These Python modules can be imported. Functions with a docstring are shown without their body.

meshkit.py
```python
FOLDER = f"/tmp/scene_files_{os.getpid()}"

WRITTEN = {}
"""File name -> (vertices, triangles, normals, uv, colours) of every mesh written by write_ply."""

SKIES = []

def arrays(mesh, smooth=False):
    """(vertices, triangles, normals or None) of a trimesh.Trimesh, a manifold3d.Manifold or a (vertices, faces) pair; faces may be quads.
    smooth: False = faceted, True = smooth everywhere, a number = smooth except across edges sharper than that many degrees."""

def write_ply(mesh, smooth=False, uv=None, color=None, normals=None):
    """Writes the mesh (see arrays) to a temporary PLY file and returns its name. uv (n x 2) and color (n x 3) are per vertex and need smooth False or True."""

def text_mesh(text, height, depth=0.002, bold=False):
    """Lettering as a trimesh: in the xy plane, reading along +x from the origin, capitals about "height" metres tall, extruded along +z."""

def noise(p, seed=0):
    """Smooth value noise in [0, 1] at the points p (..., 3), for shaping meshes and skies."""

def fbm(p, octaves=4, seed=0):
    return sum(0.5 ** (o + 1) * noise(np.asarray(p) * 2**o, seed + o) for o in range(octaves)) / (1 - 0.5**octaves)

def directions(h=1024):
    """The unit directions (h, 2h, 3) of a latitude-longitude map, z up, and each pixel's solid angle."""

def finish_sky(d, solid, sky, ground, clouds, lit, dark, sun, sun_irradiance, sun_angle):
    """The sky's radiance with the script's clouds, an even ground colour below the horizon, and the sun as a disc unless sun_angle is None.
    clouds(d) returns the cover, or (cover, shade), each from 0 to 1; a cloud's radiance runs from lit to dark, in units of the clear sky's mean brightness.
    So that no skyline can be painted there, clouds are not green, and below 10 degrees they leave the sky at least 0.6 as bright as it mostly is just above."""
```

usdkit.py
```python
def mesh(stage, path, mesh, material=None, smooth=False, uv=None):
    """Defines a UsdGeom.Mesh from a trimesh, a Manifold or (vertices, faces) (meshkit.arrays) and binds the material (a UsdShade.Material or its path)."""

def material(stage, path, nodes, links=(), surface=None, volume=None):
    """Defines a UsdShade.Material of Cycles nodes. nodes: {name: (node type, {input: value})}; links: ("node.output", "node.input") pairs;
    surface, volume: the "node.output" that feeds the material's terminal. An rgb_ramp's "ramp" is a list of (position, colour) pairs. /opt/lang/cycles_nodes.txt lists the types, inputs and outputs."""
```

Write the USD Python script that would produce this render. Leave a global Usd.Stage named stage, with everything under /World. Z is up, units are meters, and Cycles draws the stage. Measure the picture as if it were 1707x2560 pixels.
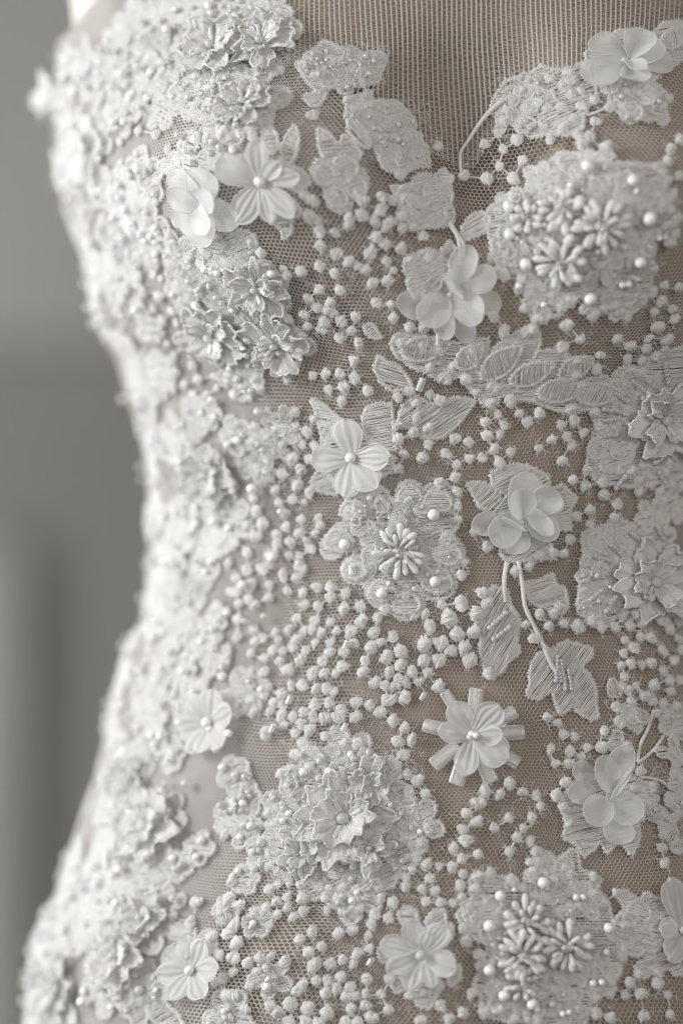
import math, random
import numpy as np
import trimesh
import usdkit, meshkit
from pxr import Usd, UsdGeom, UsdLux, UsdShade, Gf, Sdf
from shapely.geometry import Polygon, LineString, Point, MultiPolygon
from shapely.ops import unary_union
from shapely import affinity
from scipy.interpolate import LinearNDInterpolator, PchipInterpolator

rng = np.random.default_rng(11)
random.seed(11)

# ------------------------------------------------------------------ stage, camera, light
stage = Usd.Stage.CreateInMemory()
UsdGeom.SetStageUpAxis(stage, 'Z')
UsdGeom.SetStageMetersPerUnit(stage, 1.0)
UsdGeom.Xform.Define(stage, '/World')
UsdGeom.Scope.Define(stage, '/World/Looks')

K = 0.18e-3          # metres that one photograph pixel spans at the torso
D = 1.10             # camera distance
W0, H0 = 1707.0, 2560.0
FOCUS_Y = -0.0345

cam = UsdGeom.Camera.Define(stage, '/World/camera')
cam.AddTranslateOp().Set(Gf.Vec3d(0, -D, 0))
cam.AddRotateXOp().Set(90)
cam.CreateHorizontalApertureAttr(24.0)
cam.CreateVerticalApertureAttr(24.0 * H0 / W0)
cam.CreateFocalLengthAttr(24.0 * D / (K * W0))
cam.CreateFStopAttr(1.3)
cam.CreateFocusDistanceAttr(D + FOCUS_Y)
cam.CreateClippingRangeAttr(Gf.Vec2f(0.05, 50))
cam.CreateExposureAttr(0.31)


def rect_light(name, pos, target, w, h, power, color):
    l = UsdLux.RectLight.Define(stage, '/World/' + name)
    p, t = np.array(pos, float), np.array(target, float)
    zax = p - t
    zax /= np.linalg.norm(zax)
    xax = np.cross([0, 0, 1], zax); xax /= np.linalg.norm(xax)
    yax = np.cross(zax, xax)
    m = Gf.Matrix4d(*xax, 0, *yax, 0, *zax, 0, *p, 1)
    l.AddTransformOp().Set(m)
    l.CreateWidthAttr(w); l.CreateHeightAttr(h)
    l.CreateIntensityAttr(power)
    l.CreateColorAttr(Gf.Vec3f(*color))
    return l


rect_light('window_light', (-1.40, -0.50, 0.55), (0.0, 0.0, -0.02), 0.28, 0.42, 38.0, (0.99, 1.0, 1.0))
rect_light('window_sky_light', (-1.45, -0.20, 0.15), (0.0, 0.05, -0.10), 1.6, 2.0, 2.1, (0.985, 1.0, 1.0))
rect_light('far_window_light', (1.25, -1.5, 0.65), (0.0, 0.0, 0.0), 0.26, 0.38, 20.0, (1.0, 0.95, 0.89))
rect_light('room_light', (0.2, -2.4, 0.4), (0.0, 0.0, 0.0), 3.4, 2.8, 0.82, (1.0, 0.96, 0.92))
rect_light('back_room_light', (-1.7, 0.6, -0.35), (-0.6, 1.9, -0.35), 0.9, 1.6, 4.2, (1.0, 0.99, 0.96))

# ------------------------------------------------------------------ materials
def mat(name, nodes, links, surface):
    return usdkit.material(stage, '/World/Looks/' + name, nodes, links, surface=surface)


M = {}
M['thread'] = mat('white_thread', {
    'g': ('geometry', {}),
    'n': ('noise_texture', {'scale': 260.0, 'detail': 2.0}),
    'r': ('rgb_ramp', {'ramp': [(0.25, (0.84, 0.833, 0.823)), (0.75, (0.92, 0.914, 0.906))]}),
    'p': ('principled_bsdf', {'roughness': 0.55, 'specular_ior_level': 0.35, 'sheen_weight': 0.25, 'sheen_roughness': 0.5}),
    't': ('translucent_bsdf', {'color': (0.9, 0.885, 0.87)}),
    'm': ('mix_closure', {'fac': 0.42})},
    [('g.position', 'n.vector'), ('n.fac', 'r.fac'), ('r.color', 'p.base_color'), ('p.BSDF', 'm.closure1'), ('t.BSDF', 'm.closure2')], 'm.closure')
M['knot'] = mat('padded_thread', {
    'g': ('geometry', {}),
    'n': ('noise_texture', {'scale': 1400.0, 'detail': 2.0}),
    'r': ('rgb_ramp', {'ramp': [(0.25, (0.83, 0.825, 0.815)), (0.75, (0.93, 0.925, 0.915))]}),
    'b': ('bump', {'strength': 0.35, 'distance': 0.0002}),
    'p': ('principled_bsdf', {'roughness': 0.6, 'specular_ior_level': 0.25, 'sheen_weight': 0.5, 'sheen_roughness': 0.4}),
    't': ('translucent_bsdf', {'color': (0.93, 0.92, 0.91)}),
    'm': ('mix_closure', {'fac': 0.5})},
    [('g.position', 'n.vector'), ('n.fac', 'r.fac'), ('r.color', 'p.base_color'), ('n.fac', 'b.height'), ('b.normal', 'p.normal'), ('p.BSDF', 'm.closure1'), ('t.BSDF', 'm.closure2')], 'm.closure')
M['net'] = mat('tulle_thread', {
    'p': ('principled_bsdf', {'base_color': (0.60, 0.57, 0.545), 'roughness': 0.5, 'specular_ior_level': 0.3}),
    't': ('translucent_bsdf', {'color': (0.60, 0.57, 0.545)}),
    'm': ('mix_closure', {'fac': 0.3})},
    [('p.BSDF', 'm.closure1'), ('t.BSDF', 'm.closure2')], 'm.closure')
M['rib'] = mat('ribbed_mesh_thread', {
    'p': ('principled_bsdf', {'base_color': (0.56, 0.525, 0.48), 'roughness': 0.6, 'specular_ior_level': 0.25}),
    't': ('translucent_bsdf', {'color': (0.64, 0.61, 0.57)}),
    'm': ('mix_closure', {'fac': 0.25})},
    [('p.BSDF', 'm.closure1'), ('t.BSDF', 'm.closure2')], 'm.closure')
M['lining'] = mat('nude_lining', {
    'g': ('geometry', {}),
    'n': ('noise_texture', {'scale': 22.0, 'detail': 3.0}),
    'r': ('rgb_ramp', {'ramp': [(0.3, (0.295, 0.232, 0.180)), (0.7, (0.385, 0.308, 0.245))]}),
    'v': ('noise_texture', {'scale': 1800.0, 'detail': 1.0}),
    'b': ('bump', {'strength': 0.3, 'distance': 0.0003}),
    'p': ('principled_bsdf', {'roughness': 0.7, 'specular_ior_level': 0.2, 'sheen_weight': 1.0, 'sheen_roughness': 0.35, 'sheen_tint': (1.0, 0.97, 0.95)})},
    [('g.position', 'n.vector'), ('n.fac', 'r.fac'), ('r.color', 'p.base_color'), ('g.position', 'v.vector'), ('v.fac', 'b.height'), ('b.normal', 'p.normal')], 'p.BSDF')
M['organza'] = mat('organza', {
    'g': ('geometry', {}),
    'n': ('noise_texture', {'scale': 2600.0, 'detail': 1.0}),
    'b': ('bump', {'strength': 0.5, 'distance': 0.00025}),
    'd': ('principled_bsdf', {'base_color': (0.86, 0.86, 0.85), 'roughness': 0.45, 'specular_ior_level': 0.3, 'sheen_weight': 0.3}),
    't': ('translucent_bsdf', {'color': (0.86, 0.86, 0.85)}),
    'x': ('transparent_bsdf', {'color': (1, 1, 1)}),
    'm': ('mix_closure', {'fac': 0.40}),
    'lw': ('layer_weight', {'blend': 0.35}),
    'mr': ('map_range', {'from_min': 0.0, 'from_max': 0.7, 'to_min': 0.36, 'to_max': 0.06, 'clamp': True}),
    'q': ('mix_closure', {})},
    [('g.position', 'n.vector'), ('n.fac', 'b.height'), ('b.normal', 'd.normal'), ('d.BSDF', 'm.closure1'), ('t.BSDF', 'm.closure2'),
     ('lw.facing', 'mr.value'), ('mr.result', 'q.fac'), ('m.closure', 'q.closure1'), ('x.BSDF', 'q.closure2')], 'q.closure')
M['satin'] = mat('pleated_satin', {
    'g': ('geometry', {}),
    'n': ('noise_texture', {'scale': 3200.0, 'detail': 1.0}),
    'b': ('bump', {'strength': 0.35, 'distance': 0.0002}),
    'd': ('principled_bsdf', {'base_color': (0.89, 0.888, 0.88), 'roughness': 0.42, 'specular_ior_level': 0.4, 'sheen_weight': 0.3}),
    't': ('translucent_bsdf', {'color': (0.9, 0.895, 0.885)}),
    'x': ('transparent_bsdf', {'color': (1, 1, 1)}),
    'm': ('mix_closure', {'fac': 0.5}),
    'q': ('mix_closure', {'fac': 0.17})},
    [('g.position', 'n.vector'), ('n.fac', 'b.height'), ('b.normal', 'd.normal'), ('d.BSDF', 'm.closure1'), ('t.BSDF', 'm.closure2'), ('m.closure', 'q.closure1'), ('x.BSDF', 'q.closure2')], 'q.closure')
M['pearl'] = mat('pearl', {
    'd': ('principled_bsdf', {'base_color': (0.86, 0.85, 0.845), 'roughness': 0.16, 'specular_ior_level': 0.6, 'coat_weight': 0.8, 'coat_roughness': 0.06,
                              'thin_film_thickness': 420.0, 'thin_film_ior': 1.5})}, [], 'd.BSDF')
M['rice'] = mat('rice_pearl', {
    'd': ('principled_bsdf', {'base_color': (0.93, 0.925, 0.91), 'roughness': 0.36, 'specular_ior_level': 0.4, 'coat_weight': 0.1, 'coat_roughness': 0.1}),
    't': ('translucent_bsdf', {'color': (0.93, 0.92, 0.905)}),
    'm': ('mix_closure', {'fac': 0.42})}, [('d.BSDF', 'm.closure1'), ('t.BSDF', 'm.closure2')], 'm.closure')
M['crystal'] = mat('clear_bead', {
    'd': ('principled_bsdf', {'base_color': (0.97, 0.975, 0.97), 'roughness': 0.06, 'transmission_weight': 0.6, 'specular_ior_level': 0.8, 'ior': 1.5, 'coat_weight': 0.5,
                              'thin_film_thickness': 300.0, 'thin_film_ior': 1.45})}, [], 'd.BSDF')
M['bugle'] = mat('clear_glass_bugle', {
    'd': ('principled_bsdf', {'base_color': (0.985, 0.985, 0.98), 'roughness': 0.05, 'transmission_weight': 0.78, 'ior': 1.45, 'specular_ior_level': 0.6})}, [], 'd.BSDF')
M['form'] = mat('cream_cloth', {
    'g': ('geometry', {}),
    'v': ('noise_texture', {'scale': 1500.0, 'detail': 2.0}),
    'b': ('bump', {'strength': 0.3, 'distance': 0.0003}),
    'p': ('principled_bsdf', {'base_color': (0.62, 0.60, 0.55), 'roughness': 0.8, 'specular_ior_level': 0.2})},
    [('g.position', 'v.vector'), ('v.fac', 'b.height'), ('b.normal', 'p.normal')], 'p.BSDF')


def plain(name, col, rough=0.8):
    return mat(name, {'g': ('geometry', {}), 'n': ('noise_texture', {'scale': 6.0, 'detail': 3.0}),
                      'r': ('rgb_ramp', {'ramp': [(0.2, tuple(c * 0.93 for c in col)), (0.8, tuple(min(1, c * 1.06) for c in col))]}),
                      'p': ('principled_bsdf', {'roughness': rough, 'specular_ior_level': 0.2})},
               [('g.position', 'n.vector'), ('n.fac', 'r.fac'), ('r.color', 'p.base_color')], 'p.BSDF')


M['wall'] = plain('grey_wall', (0.395, 0.386, 0.362))
M['panel'] = plain('dark_grey_paint', (0.175, 0.172, 0.164))
M['post'] = plain('pale_grey_paint', (0.29, 0.288, 0.268))

# ------------------------------------------------------------------ prim helpers
COUNT = {}


def path_for(name, parent):
    key = (parent, name)
    n = COUNT.get(key, 0)
    COUNT[key] = n + 1
    return f'{parent}/{name}' + (f'_{n:03d}' if n else '')


def tag(prim, label=None, category=None, group=None, kind=None):
    for k, v in (('label', label), ('category', category), ('group', group), ('kind', kind)):
        if v:
            prim.SetCustomDataByKey(k, v)


class MB:
    def __init__(self):
        self.v, self.f, self.n = [], [], 0

    def add(self, v, f):
        v = np.asarray(v, float).reshape(-1, 3)
        f = np.asarray(f, int)
        if f.shape[1] == 4:
            f = np.vstack([f[:, [0, 1, 2]], f[:, [0, 2, 3]]])
        self.v.append(v); self.f.append(f + self.n); self.n += len(v)
        return self

    def mesh(self):
        return np.vstack(self.v), np.vstack(self.f)

    def build(self, name, material, parent='/World', smooth=True, **kw):
        if not self.v:
            return None
        p = path_for(name, parent)
        m = usdkit.mesh(stage, p, self.mesh(), M[material], smooth=smooth)
        tag(m.GetPrim(), **kw)
        return m.GetPrim()


def xform(name, parent='/World', **kw):
    p = path_for(name, parent)
    x = UsdGeom.Xform.Define(stage, p)
    tag(x.GetPrim(), **kw)
    return p


# ------------------------------------------------------------------ the torso as a chart (theta, z, h) -> point
def py2z(py):
    return (H0 / 2 - py) * K


CX, YC = 0.062, 0.080
_sil = np.array([(-400, 40), (-200, 70), (0, 128), (110, 136), (200, 142), (330, 138), (450, 136), (560, 176), (660, 214), (770, 226), (860, 262), (900, 288), (980, 312),
                 (1090, 340), (1200, 362), (1310, 368), (1415, 366), (1520, 356), (1600, 322), (1680, 290), (1760, 272), (1850, 258), (1960, 232),
                 (2070, 192), (2180, 150), (2290, 104), (2360, 78), (2560, 58), (2760, 40), (2960, 30)], float)
SCALE_BACK = (D + YC) / D
_zs = py2z(_sil[::-1, 0]) * SCALE_BACK
_as = CX - (_sil[::-1, 1] + 18 - W0 / 2) * K * SCALE_BACK
_fa = PchipInterpolator(_zs, _as)
_bk = np.array([(-400, .085), (0, .107), (150, .117), (400, .127), (560, .129), (800, .123), (1100, .113), (1400, .109), (1700, .113), (2000, .120), (2300, .127), (2560, .130), (2960, .132)])
_fb = PchipInterpolator(py2z(_bk[::-1, 0]), _bk[::-1, 1])
TBL, ZBL, TBR, ZBR = -0.56, py2z(470), 0.37, py2z(560)


def surf(t, z):
    t, z = np.asarray(t, float), np.asarray(z, float)
    a, b = _fa(np.clip(z, _zs[0], _zs[-1])), _fb(np.clip(z, py2z(2960), py2z(-400)))
    bump = .019 * np.exp(-((t - TBL) / .30) ** 2 - ((z - ZBL) / .048) ** 2) + .019 * np.exp(-((t - TBR) / .28) ** 2 - ((z - ZBR) / .05) ** 2)
    bump = bump - .022 * np.exp(-((t + .03) / .19) ** 2 - ((z - py2z(330)) / .05) ** 2)
    bump = bump + .0011 * np.sin(t * 9 + z * 40) * np.cos(z * 55 - t * 6)
    return np.stack([CX + (a + bump) * np.sin(t), YC - (b + bump) * np.cos(t), z + 0 * t], -1)


def chart(t, z, h):
    """h in metres along the outward normal"""
    e = 1e-4
    p = surf(t, z)
    dt = surf(t + e, z) - surf(t - e, z)
    dz = surf(t, z + e) - surf(t, z - e)
    n = np.cross(dt, dz)
    n /= np.linalg.norm(n, axis=-1, keepdims=True)
    return p + n * np.asarray(h)[..., None]


def project(p):
    s = D / (p[..., 1] + D) / K
    return np.stack([W0 / 2 + p[..., 0] * s, H0 / 2 - p[..., 2] * s], -1)


_T, _Z = np.meshgrid(np.linspace(-1.75, 1.15, 260), np.linspace(-0.27, 0.27, 300), indexing='ij')
_P = chart(_T, _Z, np.full(_T.shape, 14 * K))
_N = chart(_T, _Z, np.full(_T.shape, 15 * K)) - _P
_V = np.array([0, -D, 0]) - _P
_facing = (_N * _V).sum(-1) / np.linalg.norm(_N, axis=-1) / np.linalg.norm(_V, axis=-1)
_ok = _facing > 0.03
_inv = LinearNDInterpolator(project(_P)[_ok], np.stack([_T[_ok], _Z[_ok]], -1))
from scipy.spatial import cKDTree
_tree = cKDTree(project(_P)[_ok])
_okTZ = np.stack([_T[_ok], _Z[_ok]], -1)


def px2chart(pts):
    pts = np.atleast_2d(np.asarray(pts, float))
    r = _inv(pts)
    bad = np.isnan(r[:, 0])
    if bad.any():
        r[bad] = _okTZ[_tree.query(pts[bad])[1]]
    return r


class Frame:
    """A flat local frame (u right, v up, h out, all in photograph pixels of K metres) lying on the torso at a photograph position."""
    def __init__(self, px, py, rot=0.0):
        self.t0, self.z0 = px2chart([(px, py)])[0]
        e = 1e-4
        self.lt = np.linalg.norm(surf(self.t0 + e, self.z0) - surf(self.t0 - e, self.z0)) / (2 * e)
        self.lz = np.linalg.norm(surf(self.t0, self.z0 + e) - surf(self.t0, self.z0 - e)) / (2 * e)
        self.c, self.s = math.cos(rot), math.sin(rot)

    def __call__(self, q):
        q = np.asarray(q, float)
        u = q[..., 0] * self.c - q[..., 1] * self.s
        v = q[..., 0] * self.s + q[..., 1] * self.c
        return chart(self.t0 + u * K / self.lt, self.z0 + v * K / self.lz, q[..., 2] * K)

    def local(self, pts):
        tz = px2chart(pts)
        return np.stack([(tz[:, 0] - self.t0) * self.lt / K, (tz[:, 1] - self.z0) * self.lz / K], -1)


# ------------------------------------------------------------------ shape makers in local pixels
def strands(P, w, hgt):
    """P (S, n, 3): threads as little vaulted ribbons. w half width, hgt height of the ridge."""
    P = np.asarray(P, float)
    S, n, _ = P.shape
    d = np.gradient(P, axis=1)[..., :2]
    L = np.maximum(np.linalg.norm(d, axis=-1, keepdims=True), 1e-9)
    side = np.stack([-d[..., 1], d[..., 0]], -1) / L
    w = np.broadcast_to(np.asarray(w, float), (S, n)) if np.ndim(w) != 1 else np.repeat(np.asarray(w)[:, None], n, 1)
    hg = np.broadcast_to(np.asarray(hgt, float), (S, n)) if np.ndim(hgt) != 1 else np.repeat(np.asarray(hgt)[:, None], n, 1)
    a = P.copy(); a[..., :2] += side * w[..., None]
    b = P.copy(); b[..., :2] -= side * w[..., None]
    c = P.copy(); c[..., 2] += hg
    V = np.stack([a, c, b], 2).reshape(-1, 3)
    idx = np.arange(S * n * 3).reshape(S, n, 3)
    f = []
    for k in range(2):
        f.append(np.stack([idx[:, :-1, k + 1], idx[:, 1:, k + 1], idx[:, 1:, k], idx[:, :-1, k]], -1).reshape(-1, 4))
    return V, np.vstack(f)


def tube(pts, r, n=6, bumps=None, closed=False):
    pts = np.asarray(pts, float)
    d = np.gradient(pts, axis=0)
    if closed:
        d = np.roll(pts, -1, 0) - np.roll(pts, 1, 0)
    d /= np.maximum(np.linalg.norm(d, axis=1, keepdims=True), 1e-9)
    up = np.array([0, 0, 1.0])
    s = np.cross(d, up); l = np.linalg.norm(s, axis=1, keepdims=True)
    s = np.where(l > .05, s / np.maximum(l, 1e-9), [1.0, 0, 0])
    q = np.cross(s, d)
    r = np.broadcast_to(np.asarray(r, float), len(pts))
    if bumps is not None:
        r = r * bumps
    a = np.linspace(0, 2 * np.pi, n, endpoint=False)
    V = pts[:, None] + r[:, None, None] * (np.cos(a)[None, :, None] * s[:, None] + np.sin(a)[None, :, None] * q[:, None])
    m = len(pts)
    idx = np.arange(m * n).reshape(m, n)
    i0 = idx if closed else idx[:-1]
    i1 = np.roll(idx, -1, 0) if closed else idx[1:]
    f = np.stack([i0, np.roll(i0, -1, 1), np.roll(i1, -1, 1), i1], -1).reshape(-1, 4)
    return V.reshape(-1, 3), f


def grid_faces(nu, nv):
    i = np.arange(nu * nv).reshape(nu, nv)
    return np.stack([i[:-1, :-1], i[1:, :-1], i[1:, 1:], i[:-1, 1:]], -1).reshape(-1, 4)


def hatch(poly, ang, step=2.7, h0=10.0, arch=2.6, w=1.2, jit=2.6, gap=0.06, maxlen=70):
    """Fills a local polygon with satin stitches: many separate threads."""
    out = []
    c = poly.centroid
    q = affinity.rotate(poly, -math.degrees(ang), origin=c)
    x0, y0, x1, y1 = q.bounds
    ys = np.arange(y0 + step * .5, y1, step)
    for y in ys:
        if rng.random() < gap:
            continue
        yy = y + rng.normal(0, .4)
        g = q.intersection(LineString([(x0 - 5, yy), (x1 + 5, yy + rng.normal(0, .5))]))
        for seg in getattr(g, 'geoms', [g]):
            if seg.is_empty or seg.geom_type != 'LineString' or seg.length < 4:
                continue
            p, r = np.array(seg.coords[0]), np.array(seg.coords[-1])
            m = max(1, int(round(seg.length / maxlen)))
            cuts = np.sort(np.concatenate([[0, 1], (np.arange(1, m) + rng.uniform(-.3, .3, m - 1)) / m]))
            for s0, s1 in zip(cuts[:-1], cuts[1:]):
                e = rng.normal(0, jit, 2) / max(seg.length, 1)
                out.append((p + (r - p) * (s0 - abs(e[0])), p + (r - p) * (s1 + abs(e[1]))))
    if not out:
        return None
    A = np.array([o[0] for o in out]); B = np.array([o[1] for o in out])
    n = 5
    t = np.linspace(0, 1, n)
    P2 = A[:, None] + (B - A)[:, None] * t[None, :, None]
    P2[..., 1] += np.sin(t * np.pi)[None] * rng.normal(0, .7, len(A))[:, None]
    ln = np.linalg.norm(B - A, axis=1)
    h = h0 + rng.normal(0, .5, len(A))[:, None] + arch * np.sin(t * np.pi)[None] * np.clip(ln / 30, .4, 1.3)[:, None] * rng.uniform(.6, 1.2, len(A))[:, None]
    ca, sa = math.cos(ang), math.sin(ang)
    d = P2 - np.array([c.x, c.y])
    X = c.x + d[..., 0] * ca - d[..., 1] * sa
    Y = c.y + d[..., 0] * sa + d[..., 1] * ca
    return strands(np.stack([X, Y, h], -1), w * rng.uniform(.7, 1.25, len(A)), rng.uniform(1.8, 3.0, len(A)))


def edge_stitch(poly, h0=11.0, ln=5.6, step=3.0, w=1.35):
    """Short raised stitches across the outline: the corded edge of a lace motif."""
    V = []
    for g in getattr(poly, 'geoms', [poly]):
        r = g.exterior
        m = max(8, int(r.length / step))
        s = np.arange(m) / m * r.length
        p = np.array([r.interpolate(x).coords[0] for x in s])
        d = np.roll(p, -1, 0) - np.roll(p, 1, 0)
        d /= np.maximum(np.linalg.norm(d, axis=1, keepdims=True), 1e-9)
        nrm = np.stack([-d[:, 1], d[:, 0]], -1) + d * rng.normal(.3, .35, (m, 1))
        l = ln * rng.uniform(.6, 1.45, (m, 1))
        t = np.array([-1, -.5, 0, .5, 1.0])
        P = p[:, None] + nrm[:, None] * l[:, None] * t[None, :, None]
        h = h0 + np.array([0, 2.6, 3.4, 2.6, 0])[None] * rng.uniform(.8, 1.2, (m, 1)) + np.zeros((m, 5))
        V.append(np.concatenate([P, h[..., None]], -1))
    P = np.vstack(V)
    return strands(P, w * rng.uniform(.8, 1.2, len(P)), 1.6)


def fuzz(n, sampler, ln=(10, 32), h0=(12, 20), w=.38):
    p = sampler(n)
    a = rng.uniform(0, 2 * np.pi, n)
    L = rng.uniform(*ln, n)
    bend = rng.normal(0, 1.1, n)
    t = np.linspace(0, 1, 6)
    ang = a[:, None] + bend[:, None] * t[None]
    step = (L / 5)[:, None]
    x = p[:, 0:1] + np.concatenate([np.zeros((n, 1)), np.cumsum(np.cos(ang[:, 1:]) * step, 1)], 1)
    y = p[:, 1:2] + np.concatenate([np.zeros((n, 1)), np.cumsum(np.sin(ang[:, 1:]) * step, 1)], 1)
    h = rng.uniform(*h0, n)[:, None] + rng.normal(0, 5, n)[:, None] * t[None] + np.sin(t * np.pi)[None] * rng.uniform(0, 8, n)[:, None]
    return strands(np.stack([x, y, h], -1), w, .5)


ICO2, ICO3, ICO1 = (trimesh.creation.icosphere(subdivisions=k) for k in (2, 3, 1))


def ellipsoid(c, axes, rot=0.0, tilt=0.0, ico=ICO2):
    v = ico.vertices * np.asarray(axes)
    ct, st = math.cos(tilt), math.sin(tilt)
    v = np.stack([v[:, 0] * ct - v[:, 2] * st, v[:, 1], v[:, 0] * st + v[:, 2] * ct], -1)
    cr, sr = math.cos(rot), math.sin(rot)
    v = np.stack([v[:, 0] * cr - v[:, 1] * sr, v[:, 0] * sr + v[:, 1] * cr, v[:, 2]], -1)
    return v + np.asarray(c), ico.faces


def rice(c, L, Wd, rot, tilt):
    """rice pearl / drop: fuller at its outer end"""
    v = ICO2.vertices.copy()
    f = .74 + .34 * v[:, 0]
    v = v * np.stack([np.full(len(v), L), Wd * f, Wd * f], -1)
    ct, st = math.cos(tilt), math.sin(tilt)
    v = np.stack([v[:, 0] * ct - v[:, 2] * st, v[:, 1], v[:, 0] * st + v[:, 2] * ct], -1)
    cr, sr = math.cos(rot), math.sin(rot)
    return np.stack([v[:, 0] * cr - v[:, 1] * sr, v[:, 0] * sr + v[:, 1] * cr, v[:, 2]], -1) + np.asarray(c), ICO2.faces


def bugle(p0, p1, r, n=10):
    """a hollow glass tube bead"""
    p0, p1 = np.asarray(p0, float), np.asarray(p1, float)
    ts = [0, .06, .94, 1, 1, .5, 0]
    rs = [r * .82, r, r, r * .82, r * .42, r * .42, r * .42]
    d = (p1 - p0); L = np.linalg.norm(d); d = d / L
    s = np.cross(d, [0, 0, 1.0]); s /= max(np.linalg.norm(s), 1e-6)
    q = np.cross(s, d)
    a = np.linspace(0, 2 * np.pi, n, endpoint=False)
    V = np.array([p0 + d * L * t + rr * (np.cos(x) * s + np.sin(x) * q) for t, rr in zip(ts, rs) for x in a])
    m = len(ts)
    idx = np.arange(m * n).reshape(m, n)
    i1 = np.roll(idx, -1, 0)
    f = np.stack([idx, np.roll(idx, -1, 1), np.roll(i1, -1, 1), i1], -1).reshape(-1, 4)
    return V, f


def knot_mesh(r, seed, fine=True):
    """an embroidered knot: a little dome of parallel satin stitches over a padded core"""
    g = np.random.default_rng(seed)
    ns, n = (10, 8) if fine else (7, 6)
    ns += int(g.integers(0, 3))
    o = (np.arange(ns) + .5) / ns * 2 - 1 + g.normal(0, .03, ns)
    o = np.clip(o, -.97, .97)
    half = np.sqrt(1 - o ** 2) * (1 + g.normal(0, .14, ns)) + .05
    t = np.linspace(-1, 1, n)
    x = t[None] * half[:, None] * r + g.normal(0, .04 * r, (ns, 1))
    y = o[:, None] * r * (.80 + .25 * (1 - t[None] ** 2)) + g.normal(0, .02 * r, (ns, 1))
    h = .70 * r * np.sqrt(np.clip(1.03 - t[None] ** 2, 0, 1)) * (np.sqrt(1 - o ** 2) ** .8 * g.uniform(.86, 1.08, ns))[:, None]
    v, f = strands(np.stack([x, y, h], -1), r / ns * 1.3, r * .09)
    mb = MB().add(v, f)
    core = ICO2 if fine else ICO1
    c = core.vertices * np.array([.95, .93, .66]) * r * (1 + .16 * (meshkit.noise(core.vertices * 1.8 + g.uniform(0, 50, 3))[:, None] - .5))
    mb.add(c, core.faces)
    if g.random() < .45:          # a few stitches wrapped across the first ones
        m = 4
        oo = g.uniform(-.45, .45, m)
        tt = np.linspace(-1, 1, n)
        q = np.sqrt(1 - oo ** 2)[:, None]
        P = np.stack([tt[None] * q * r, oo[:, None] * r + 0 * tt[None], .88 * r * np.sqrt(np.clip(1.02 - tt[None] ** 2, 0, 1)) * q], -1)
        a = g.uniform(.5, 1.4)
        P = np.stack([P[..., 0] * math.cos(a) - P[..., 1] * math.sin(a), P[..., 0] * math.sin(a) + P[..., 1] * math.cos(a), P[..., 2]], -1)
        v, f = strands(P, r * .09, r * .08)
        mb.add(v, f)
    v, f = mb.mesh()
    th = np.arctan2(v[:, 1], v[:, 0])
    v = v * (1 + g.uniform(.02, .13) * np.sin(2 * th + g.uniform(0, 6)) + g.uniform(0, .09) * np.sin(3 * th + g.uniform(0, 6)))[:, None]
    a = math.pi / 2 + g.normal(0, .8)
    return np.stack([v[:, 0] * math.cos(a) - v[:, 1] * math.sin(a), v[:, 0] * math.sin(a) + v[:, 1] * math.cos(a), v[:, 2]], -1), f


# ================================================================== SETTING
def box_mesh(lo, hi, r=0.0):
    b = trimesh.creation.box(bounds=[lo, hi])
    return b


wall = MB().add([(-3, 2.3, -2), (3, 2.3, -2), (3, 2.3, 2), (-3, 2.3, 2)], [(0, 1, 2, 3)])
wall.build('wall', 'wall', smooth=False, kind='structure')


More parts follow.
